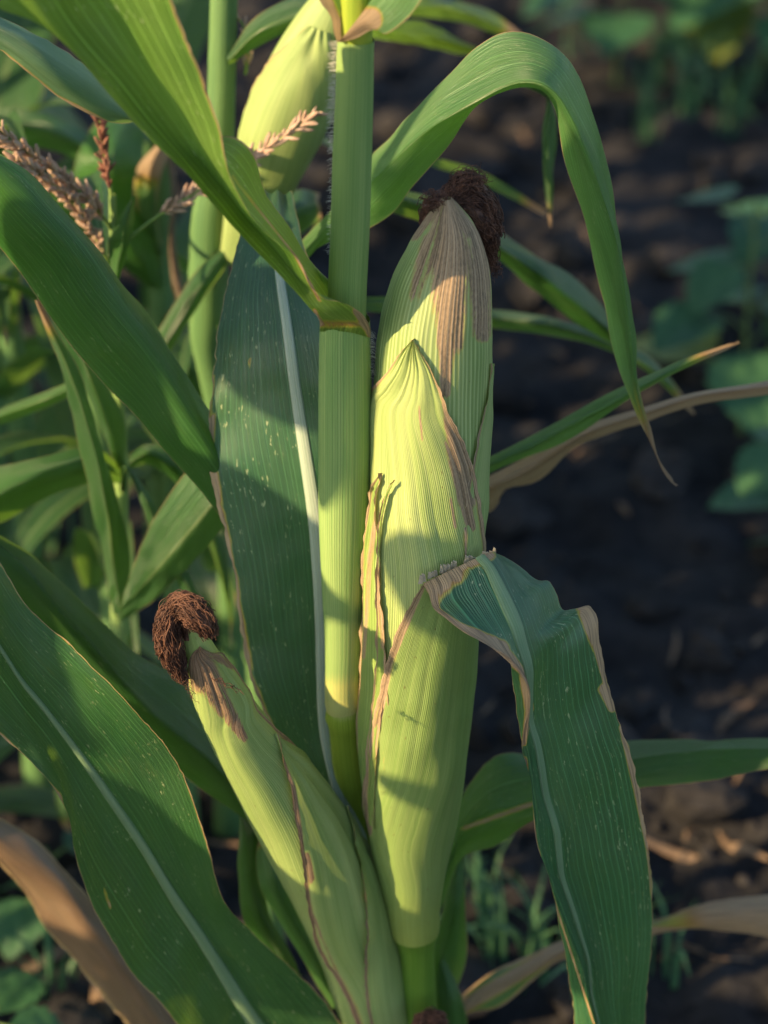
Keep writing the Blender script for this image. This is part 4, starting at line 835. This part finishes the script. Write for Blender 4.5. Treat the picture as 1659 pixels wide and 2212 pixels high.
# slender plant with tassels, in the middle distance
b3, _ = back_plant('slender tasselled maize plant with narrow leaves, between the left edge and the dark upright leaf',
                   [(243, 420, .2, 8), (245, 560, .2, 9), (252, 760, .2, 11), (258, 900, .2, 14), (262, 1060, .2, 16), (258, 1200, .2, 17), (256, 1330, .2, 18)], 'sheath_base')
tassel_branch([(245, 500, .2), (200, 440, .19), (130, 380, .18), (60, 330, .17), (-10, 275, .16)], b3, 150, .0046, 1)
tassel_branch([(240, 580, .2), (200, 500, .19), (150, 430, .18), (90, 380, .17), (30, 345, .16)], b3, 140, .0044, 2)
tassel_branch([(243, 440, .2), (234, 380, .2), (222, 310, .2), (214, 255, .2)], b3, 60, .0038, 3, 'tassel_red', bare=.2)
tassel_branch([(250, 540, .2), (330, 475, .2), (430, 412, .2), (545, 340, .19), (620, 290, .19), (682, 242, .19)], b3, 150, .0042, 4, bare=.25)
for lab, mt, a, m_, c, cr in [
    ('dark narrow folded leaf leaning left', 'blade_back', [(245, 1330, .2), (210, 1150, .17), (170, 950, .15), (120, 780, .14), (75, 650, .14)], [(258, 1330, .19), (240, 1180, .155), (205, 980, .135), (145, 790, .13), (80, 648, .138)], [(268, 1330, .2), (278, 1200, .17), (225, 980, .15), (155, 780, .14), (84, 650, .14)], .8),
    ('second narrow leaf beside the folded one', 'blade_back', [(250, 1010, .2), (200, 880, .18), (150, 760, .17), (88, 640, .17)], [(262, 1010, .19), (220, 880, .165), (165, 750, .16), (95, 640, .168)], [(272, 1010, .2), (262, 900, .18), (185, 760, .17), (100, 642, .17)], .7),
    ('broad leaf with pale midrib rising right', 'blade_back', [(250, 1340, .19), (290, 1220, .15), (340, 1110, .13), (400, 1020, .125), (480, 930, .12)], [(254, 1330, .18), (330, 1240, .14), (390, 1170, .12), (450, 1100, .11), (520, 1010, .115)], [(262, 1345, .19), (360, 1270, .15), (430, 1200, .13), (490, 1130, .125), (560, 1040, .12)], .4),
    ('narrow blade hanging down', 'blade_back', [(262, 1060, .2), (275, 1020, .16), (300, 1080, .15), (340, 1180, .15), (400, 1290, .15), (440, 1370, .15)], [(264, 1060, .19), (286, 1020, .155), (312, 1075, .145), (352, 1170, .145), (412, 1280, .145), (448, 1365, .15)], [(268, 1062, .2), (296, 1022, .16), (324, 1070, .15), (366, 1160, .15), (424, 1275, .15), (452, 1362, .15)], .5),
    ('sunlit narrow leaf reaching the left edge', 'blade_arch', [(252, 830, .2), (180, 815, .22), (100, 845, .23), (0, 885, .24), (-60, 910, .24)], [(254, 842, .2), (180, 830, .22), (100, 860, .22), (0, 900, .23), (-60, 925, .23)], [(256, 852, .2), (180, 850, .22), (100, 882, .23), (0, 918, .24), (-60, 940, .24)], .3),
    ('arched leaf with orange edge at the left', 'blade_mid', [(262, 1010, .2), (190, 965, .18), (100, 985, .17), (0, 1005, .17), (-80, 1030, .17)], [(262, 1025, .19), (190, 990, .165), (100, 1015, .155), (0, 1068, .15), (-80, 1110, .15)], [(262, 1040, .2), (200, 1045, .18), (100, 1080, .17), (0, 1130, .17), (-80, 1170, .17)], .5),
    ('short bright leaf by the tassel stem', 'blade_mid', [(246, 620, .2), (235, 560, .2), (245, 490, .2), (285, 425, .2)], [(248, 620, .19), (255, 560, .19), (268, 490, .19), (288, 424, .198)], [(250, 620, .2), (275, 560, .2), (285, 490, .2), (291, 424, .2)], .3),
    ('bright twisted leaf low on the stem', 'blade_mid', [(265, 1000, .21), (320, 960, .22), (370, 975, .22), (410, 1040, .22)], [(266, 1010, .21), (320, 980, .21), (365, 1000, .21), (400, 1050, .22)], [(267, 1020, .21), (315, 1005, .22), (355, 1025, .22), (395, 1060, .22)], .3)]:
    leaf([a, m_, c], M[mt], b3, label=lab, nv=50, nu=17, crease=cr, seed=len(lab) + 3, ripple=.0006)

# two fuller plants further back
b5, _ = back_plant('leafy maize plant farther back, broad leaf above the tassels', [(350, 240, .42, 22), (345, 450, .42, 24), (345, 660, .42, 25)])
for lab, mt, a, m_, c in [
    ('broad green leaf above the tassels', 'blade_mid', [(345, 640, .42), (250, 560, .4), (160, 440, .4), (170, 330, .4), (210, 260, .42), (280, 240, .45)], [(347, 620, .41), (290, 540, .38), (235, 440, .37), (235, 340, .37), (260, 275, .4), (310, 250, .44)], [(350, 600, .42), (330, 520, .4), (325, 440, .39), (310, 350, .39), (310, 290, .41), (330, 260, .44)]),
    ('leaf with a withered brown middle', 'blade_half_dry', [(345, 560, .42), (290, 430, .38), (300, 360, .37), (350, 300, .37)], [(348, 550, .41), (315, 420, .37), (325, 350, .36), (362, 300, .37)], [(352, 540, .42), (340, 430, .38), (350, 370, .37), (380, 300, .38)]),
    ('withered strip hanging down', 'blade_dry', [(360, 330, .4), (368, 420, .39), (362, 540, .39), (375, 620, .39), (400, 680, .39)], [(366, 330, .4), (374, 420, .385), (370, 540, .385), (382, 620, .385), (402, 678, .39)], [(372, 330, .4), (382, 420, .39), (380, 540, .39), (392, 610, .39), (405, 676, .39)]),
    ('dark leaf low behind', 'blade_deep', [(345, 760, .42), (380, 720, .40), (430, 740, .40), (500, 800, .40), (560, 900, .4)], [(345, 790, .41), (400, 780, .38), (460, 830, .38), (520, 900, .38), (570, 960, .39)], [(345, 820, .42), (380, 860, .40), (430, 920, .40), (500, 980, .4), (560, 1020, .41)]),
    ('green leaf arching to the left edge', 'blade_mid', [(340, 520, .42), (240, 330, .45), (120, 250, .46), (0, 235, .47), (-80, 260, .48)], [(340, 535, .41), (230, 355, .43), (110, 285, .44), (0, 275, .45), (-80, 300, .46)], [(340, 550, .42), (220, 380, .45), (110, 325, .46), (0, 320, .47), (-80, 340, .48)])]:
    leaf([a, m_, c], M[mt], b5, label=lab, nv=50, nu=17, crease=.35, seed=len(lab) + 9, ripple=.0008)
b6, _ = back_plant('maize plant deep in the row, behind the left edge', [(-60, -60, .7, 18), (-62, 300, .7, 20), (-64, 640, .7, 22)])
for lab, mt, a, m_, c in [
    ('shaded leaf at the left edge', 'blade_mid', [(-62, 760, .7), (40, 660, .66), (-20, 620, .64), (-90, 620, .64)], [(-62, 775, .69), (30, 700, .64), (-20, 670, .62), (-90, 665, .62)], [(-62, 790, .7), (30, 740, .66), (-20, 720, .64), (-90, 715, .64)]),
    ('dark leaf by the left edge', 'blade_deep', [(-62, 800, .7), (130, 700, .6), (220, 680, .58), (330, 690, .58), (440, 740, .6)], [(-62, 820, .7), (130, 740, .58), (220, 730, .56), (330, 745, .56), (440, 790, .58)], [(-62, 840, .7), (130, 790, .6), (220, 790, .58), (330, 800, .58), (440, 830, .6)]),
    ('broad shaded leaf under the top corner', 'blade_deep', [(-62, 500, .7), (120, 360, .66), (200, 300, .66), (280, 330, .68)], [(-62, 520, .69), (130, 400, .64), (200, 350, .64), (280, 365, .67)], [(-62, 540, .7), (140, 440, .66), (210, 395, .66), (280, 395, .68)])]:
    leaf([a, m_, c], M[mt], b6, label=lab, nv=40, nu=15, crease=.35, seed=len(lab) + 19, ripple=.0008)

# ------------------------------------------------------------------ weeds, grass, litter
def weed(loc, h, n, size, seed, label, spread=1.0, yellow=0):
    r = np.random.RandomState(seed); loc = np.array(loc, float)
    t = thing('broadleaf_weed', loc, label, 'weed', 'broadleaf weeds')
    top = loc + np.array([r.uniform(-.02, .02), r.uniform(-.02, .02), h]); stem = spl(np.array([loc - [0, 0, .02], loc + (top - loc) * .5 + r.randn(3) * .008, top]), 14)
    link('stem', new_mesh('stem', *tube_geo(stem, np.linspace(.0035, .0018, 14), 6), M['weed_stem']), t)
    for k in range(n):
        f = .25 + .75 * (k + .5) / n; p0 = spl_at(stem, np.array([f]))[0]; az = k * 2.4 + r.uniform(-.4, .4); out = np.array([math.cos(az), math.sin(az), 0]); L = size * r.uniform(.7, 1.2) * (1.15 - .5 * f)
        p1 = p0 + out * L * .7 * spread + np.array([0, 0, L * r.uniform(.1, .5)])
        pet = spl(np.array([p0, (p0 + p1) / 2 + [0, 0, L * .12], p1]), 8)
        lf_d = out + np.array([r.uniform(-.3, .3), r.uniform(-.3, .3), r.uniform(-.6, .1)]); lf_d /= np.linalg.norm(lf_d)
        side = np.cross(lf_d, [0, 0, 1]); side /= np.linalg.norm(side); up = np.cross(side, lf_d)
        nv, nu = 22, 13; v = np.linspace(0, 1, nv); wv = .55 * np.sin(np.pi * np.clip(v, 0, 1) ** .62) ** .8 * (1 + .07 * np.sin(v * 40)) + .002; a = np.linspace(-1, 1, nu)
        back = .12 * (np.abs(a)[None, :] ** 1.5) * (1 - v[:, None]) ** 2
        G = p1 + lf_d * ((v[:, None] - back) * L)[..., None] + side * (a[None, :] * wv[:, None] * L)[..., None] + up * (L * (.10 * np.abs(a)[None, :] * wv[:, None] * 1.5 - .22 * v[:, None] ** 2 + .02 * np.sin(a * 9)[None, :] * np.sin(v * 11)[:, None]))[..., None]
        lo = link('leaf', new_mesh('leaf', G.reshape(-1, 3), grid_faces(nu, nv), M['weed_yellow'] if k < yellow else M['weed']), t)
        link('petiole', new_mesh('petiole', *tube_geo(pet, .0012, 5), M['weed_stem']), lo)
    return t
g = ground_at
weed(g(1600, 990), .26, 11, .085, 1, 'broad-leaved weed with one yellowing leaf near the right edge', yellow=2)
weed(g(1690, 860), .22, 9, .085, 2, 'broad-leaved weed half cut off by the right edge')
weed(g(1330, 170), .24, 12, .09, 3, 'broad-leaved weed far back at the top beside the bare soil')
weed(g(1480, 150), .30, 14, .09, 4, 'tall yellowish weed far back at the top', yellow=4)
weed(g(1630, 190), .26, 12, .10, 5, 'broad-leaved weed in the far top corner')
weed(g(1560, 60), .26, 12, .10, 6, 'weed farthest back at the top edge')
weed(g(1740, 1330), .16, 8, .07, 7, 'small weed whose leaves just enter at the right edge')
weed(g(60, 2040), .07, 5, .04, 8, 'dark low weed beneath the withered leaf')
w9 = P(-10, 2215, .12); weed((w9[0], w9[1] + .03, 0), w9[2] - .01, 7, .05, 9, 'blue-green weed leaf showing in the lower corner')
weed(g(60, 1060), .12, 7, .05, 10, 'small weed at the foot of the slender plant')

gp = []; gr = np.random.RandomState(12)
def tuft(c, n, h, sp):
    for _ in range(int(n * .6)):
        a = gr.rand() * 6.28; o = np.array([math.cos(a), math.sin(a), 0]); L = h * gr.uniform(.5, 1.2); b0 = c + o * gr.rand() * .02
        lean = gr.uniform(.2, 1.0) * sp; pts = spl(np.array([b0 - [0, 0, .01], b0 + o * L * .25 * lean + [0, 0, L * .6], b0 + o * L * .9 * lean + [0, 0, L * (1 - .45 * lean)]]), 8)
        w = .0024 * gr.uniform(.6, 1.3) * np.array([.8, 1, 1, .95, .8, .6, .35, .03]); sd = np.cross(o, [0, 0, 1]) + gr.randn(3) * .3; sd /= np.linalg.norm(sd)
        fold = np.array([0, 0, .4]) * 1.0
        V = np.stack([pts - sd * w[:, None], pts + (o * -.4) * w[:, None], pts + sd * w[:, None]], 1).reshape(-1, 3); gp.append((V, grid_faces(3, 8)))
for (x, y, n, h, sp) in [(1040, 2060, 16, .13, 1), (1100, 2150, 20, .12, 1.2), (1180, 2120, 14, .11, 1), (1250, 2190, 16, .10, 1.2), (1450, 2130, 12, .10, 1), (1010, 1960, 10, .12, .8), (1390, 330, 16, .16, .9), (1470, 300, 18, .16, 1), (1560, 320, 16, .15, 1), (1420, 180, 18, .18, 1), (1250, 120, 10, .15, 1),
                         (180, 1250, 10, .10, 1), (140, 960, 12, .14, .8), (90, 1190, 10, .10, 1), (1600, 260, 14, .15, 1), (1500, 220, 16, .16, 1), (120, 2200, 12, .10, 1), (420, 1700, 10, .1, 1)]:
    c = g(x, y); tuft(c, n, h, sp)
Vq, Fq = join_geo(gp); link('grass', new_mesh('grass', Vq, Fq, M['grass']), None, 'thin blue-green grass sprouting from the soil', 'grass', kind='stuff')

lr = np.random.RandomState(21); variants = []
for k in range(6):
    L = lr.uniform(.03, .08); W = lr.uniform(.004, .011); n = 12
    c = np.stack([np.linspace(-L, L, n), .25 * L * np.sin(np.linspace(0, 3, n) + k), .004 * np.sin(np.linspace(0, 7, n) + k)], -1)
    tw = np.linspace(0, lr.uniform(-2, 2), n); wd = W * np.sin(np.linspace(.35, 2.9, n)) * (1 + .2 * lr.randn(n))
    sd = np.stack([np.zeros(n), np.cos(tw), np.sin(tw)], -1); V = np.stack([c - sd * wd[:, None], c + np.array([0, 0, .0025]), c + sd * wd[:, None]], 1)
    V2 = np.concatenate([V.reshape(-1, 3), V.reshape(-1, 3) - [0, 0, .0012]]); F = grid_faces(3, n); F = np.concatenate([F, F[:, ::-1] + 3 * n])
    variants.append(new_mesh('dry_leaf_scrap', V2, F, M['straw']))
spots = [(1500, 1850), (1560, 1790), (1470, 1890), (1180, 1870), (1120, 1900), (1130, 280), (1140, 640), (1500, 290), (1450, 1450), (1530, 1440), (1620, 1450), (1280, 1030), (1340, 1170), (1020, 1580), (90, 1740), (130, 1790), (60, 1780), (240, 1840), (420, 1760), (450, 1850), (260, 1060), (150, 1100), (60, 1130), (480, 1240), (1200, 780), (1400, 720), (1100, 860), (1300, 560), (1490, 960), (1580, 1600), (1440, 1620), (1540, 2100), (1480, 2050), (1600, 1900), (100, 2090), (140, 2060)]
for k, (x, y) in enumerate(spots):
    p = g(x, y); zone = ('near the left edge behind the low leaves' if x < 500 else 'far back near the top' if y < 700 else 'behind the thin slanting leaves' if y < 1200 else 'between the ear and the right edge at mid height' if y < 1700 else 'at the lower right beside the torn leaf')
    o = link('dry_leaf_scrap', variants[k % 6], None, 'scrap of dry maize leaf, ' + zone, 'leaf scrap', 'dry scraps ' + zone)
    p[2] = soil_h(np.array([p[0]]), np.array([p[1]]))[0] + .006; o.location = p; o.rotation_euler = (lr.uniform(-.3, .3), lr.uniform(-.3, .3), lr.uniform(0, 6.28)); o.scale = (lr.uniform(.3, .7),) * 3
# dry stump of an old stalk
sp_ = P(220, 2150, .25); dsx = thing('dry_stalk_stub', (sp_[0], .25, 0), 'dry tan stub of an old stalk under the broad low leaf', 'stalk stub')
pts = np.array([[sp_[0] - .004, .25, -.02], [sp_[0], .25, sp_[2] * .5], [sp_[0] + .003, .252, sp_[2] + .02]]); Vs, Fs = tube_geo(spl(pts, 20), np.linspace(.012, .008, 20), 14)
link('stalk', new_mesh('stalk', Vs, Fs, M['straw']), dsx)
link('leaf_base', new_mesh('leaf_base', *(lambda a: (a[0], a[1]))(tube_geo(spl(np.array([[sp_[0] - .01, .245, .02], [sp_[0] - .012, .244, sp_[2] * .6], [sp_[0] - .03, .235, sp_[2] * .9]]), 16), np.linspace(.008, .002, 16), 8)), M['straw']), dsx)

# ------------------------------------------------------------------ neighbouring row added out of view, sunward; leaves shaped to give the dappled shade
SX = np.cross([0, 0, 1], SUNV); SX /= np.linalg.norm(SX); SU = np.cross(SUNV, SX)
def sp3(a, b, t): return a * SX + b * SU + (.21 + t) * SUNV
def row_plant(x, y, h, label):
    t = thing('maize_plant', (x, y, 0), label, 'maize plant', 'maize plants')
    pts = spl(np.array([[x, y, -.02], [x + .01, y, h * .5], [x, y + .01, h]]), 60)
    link('stalk', new_mesh('stalk', *tube_geo(pts, np.linspace(.013, .006, 60), 12), M['stalk_back_shaded']), t)
    return t
def shade_leaf(parent, top, bot, t0, seed, bend=.05, mat='blade_mid'):  # unseen leaf, outlined as the sun sees it to place its shadow
    n = 24; A = spl(np.array(top), n); B = spl(np.array(bot), n); u = np.linspace(0, 1, n)
    tt = t0 + bend * np.sin(u * 2.6 + seed)
    st0 = np.array(parent.location); st0[2] = 0; bm = (A[0, 1] + B[0, 1]) / 2                # join the leaf to its stalk
    st0[2] = (bm - st0 @ SU) / SU[2]; k = np.exp(-u / .12); tt = tt * (1 - k) + (st0 @ SUNV - .21) * k
    r0 = np.array([sp3(a, b, t + .006) for (a, b), t in zip(A, tt)]); r2 = np.array([sp3(a, b, t + .006) for (a, b), t in zip(B, tt)])
    r1 = np.array([sp3(a, b, t - .006) for (a, b), t in zip((A + B) / 2, tt)])
    leaf([r0, r1, r2], M[mat], parent, nv=60, nu=15, px=False, seed=seed, ripple=.0006)
n1 = row_plant(-.58, -.127, 1.25, 'maize plant added out of view to the left, its leaves shaped for shade')
n2 = row_plant(-.55, -.373, 1.2, 'maize plant added out of view nearer the viewer, its leaves shaped for shade')
shade_leaf(n1, [(-.10, .625), (-.068, .652), (-.045, .685), (-.012, .683), (.003, .66), (.006, .60), (.006, .54), (.004, .505), (-.004, .492)], [(-.10, .595), (-.068, .61), (-.056, .625), (-.045, .62), (-.04, .60), (-.04, .57), (-.035, .54), (-.025, .515), (-.006, .491)], .60, 1)
shade_leaf(n1, [(-.10, .60), (-.06, .60), (-.04, .585), (-.02, .56)], [(-.10, .515), (-.068, .507), (-.045, .512), (-.022, .55)], .62, 2, .02)
shade_leaf(n1, [(-.10, .57), (-.12, .56), (-.14, .50), (-.13, .45), (-.115, .40)], [(-.10, .53), (-.095, .53), (-.088, .50), (-.09, .45), (-.113, .40)], .58, 3)
shade_leaf(n1, [(-.10, .472), (-.06, .476), (-.04, .471), (-.015, .462), (.008, .449), (.014, .444)], [(-.10, .40), (-.055, .335), (-.03, .338), (-.010, .342), (-.007, .38), (-.0085, .42), (-.006, .436), (.014, .442)], .56, 4, .03)
shade_leaf(n2, [(.14, .58), (.11, .56), (.08, .535), (.05, .513), (.026, .500), (.020, .49)], [(.14, .50), (.115, .475), (.09, .46), (.06, .455), (.04, .462), (.020, .486)], .60, 5, .03)
shade_leaf(n2, [(.14, .52), (.10, .49), (.075, .45), (.07, .40), (.075, .34), (.085, .31)], [(.145, .48), (.13, .45), (.115, .41), (.115, .36), (.105, .32), (.087, .308)], .62, 6, .03)
shade_leaf(n2, [(.14, .42), (.08, .40), (.05, .388), (.026, .379)], [(.14, .39), (.08, .375), (.05, .367), (.026, .373)], .60, 7, .02)
shade_leaf(n1, [(-.10, .342), (-.05, .340), (-.02, .338), (-.006, .332), (.006, .314), (.05, .30), (.07, .29)], [(-.10, .27), (-.05, .23), (-.02, .215), (.01, .22), (.05, .25), (.07, .285)], .55, 8, .03)
# fuller plants of that row farther along, shading the bare soil
for_low = [(-.78, .22), (-.74, .40), (-.70, .58), (-.76, .72), (-.72, .92)]
def arch_leaf(parent, p0, az, L, W, rise, droop, seed):
    n = 20; u = np.linspace(0, 1, n); el = rise - droop * u ** 1.4; st_ = L / n
    o = np.array([math.cos(az), math.sin(az), 0]); c = p0 + np.cumsum(np.stack([np.cos(el) * st_], -1) * o + np.stack([0 * el, 0 * el, np.sin(el) * st_], -1), 0)
    sd = np.cross(o, [0, 0, 1]); w = W * np.sin(np.pi * np.clip(u * .93 + .07, 0, 1) ** .6)
    upv = np.array([0, 0, 1.0])
    leaf([c - sd * w[:, None] + upv * w[:, None] * .35, c, c + sd * w[:, None] + upv * w[:, None] * .35], M['blade_back'], parent, nv=30, nu=9, px=False, seed=seed, ripple=.004, rfreq=10)
rr = np.random.RandomState(79)
for k, (x, y, h, lab) in enumerate([(-.19, .40, .5, 'low tangle of narrow maize leaves left of the slender tasselled plant'), (-.115, .46, .55, 'low young maize plant seen between the slanting leaf and the small ear'), (-.26, .50, .6, 'young maize plant with narrow leaves at the left edge')]):
    t = row_plant(x, y, h, lab)
    for j in range(12):
        arch_leaf(t, np.array([x, y, .06 + (h - .08) * j / 11]), math.radians(rr.uniform(60, 320)), rr.uniform(.16, .30), rr.uniform(.010, .019), rr.uniform(.5, 1.3), rr.uniform(1.2, 2.6), 700 + k * 12 + j)
rr = np.random.RandomState(78)
for k, (x, y, h, lab) in enumerate([(-.30, .62, 1.0, 'blurred maize plant behind the tassels'), (-.20, .88, 1.1, 'blurred maize plant between the two back stalks'), (-.48, .95, 1.1, 'blurred maize plant deep at the left edge'), (-.40, 1.35, 1.2, 'farthest blurred maize plant in the upper corner'), (-.62, .62, 1.0, 'maize plant at the left edge, only leaf tips in view')]):
    t = row_plant(x, y, h, lab)
    for j in range(11):
        arch_leaf(t, np.array([x, y, .10 + (h - .15) * j / 10]), math.radians(rr.uniform(95, 265) if j % 3 else rr.uniform(40, 95)), rr.uniform(.35, .6), rr.uniform(.026, .040), rr.uniform(.7, 1.3), rr.uniform(1.4, 2.6), 300 + k * 12 + j)
rr = np.random.RandomState(77)
for k, (x, y) in enumerate([(-.85, .55), (-.9, .8), (-.8, 1.05), (-.92, 1.3), (-.95, 1.6), (-1.1, 1.9), (-1.2, 2.3), (-1.3, 2.8), (-1.0, .3), (-.95, .05), (-1.25, .7), (-1.3, 1.1), (-1.35, 1.5), (-1.5, 2.0), (-1.6, 2.5)]):
    h = rr.uniform(.9, 1.15) if k not in (8, 9) else .7
    t = row_plant(x, y, h, 'maize plant in the shading row, out of view, number %s along it' % ['one', 'two', 'three', 'four', 'five', 'six', 'seven', 'eight', 'nine', 'ten', 'eleven', 'twelve', 'thirteen', 'fourteen', 'fifteen'][k])
    for j in range(9):
        z = .12 + (h - .25) * j / 8
        arch_leaf(t, np.array([x, y, z]), (math.pi / 2 if j % 2 else -math.pi / 2) + rr.uniform(-.7, .7), rr.uniform(.45, .7), rr.uniform(.032, .045), rr.uniform(.8, 1.2), rr.uniform(1.2, 2.2), 100 + k * 10 + j)

for k, (x, y) in enumerate(for_low):
    t = row_plant(x, y, .8, 'low leafy maize plant out of view, %s from the front of the shading row' % ['first', 'second', 'third', 'fourth', 'fifth'][k])
    for j in range(9):
        arch_leaf(t, np.array([x, y, .08 + .6 * j / 8]), rr.uniform(0, 6.28), rr.uniform(.22, .34), rr.uniform(.032, .045), rr.uniform(.5, 1.1), rr.uniform(1.0, 2.0), 600 + k * 10 + j)
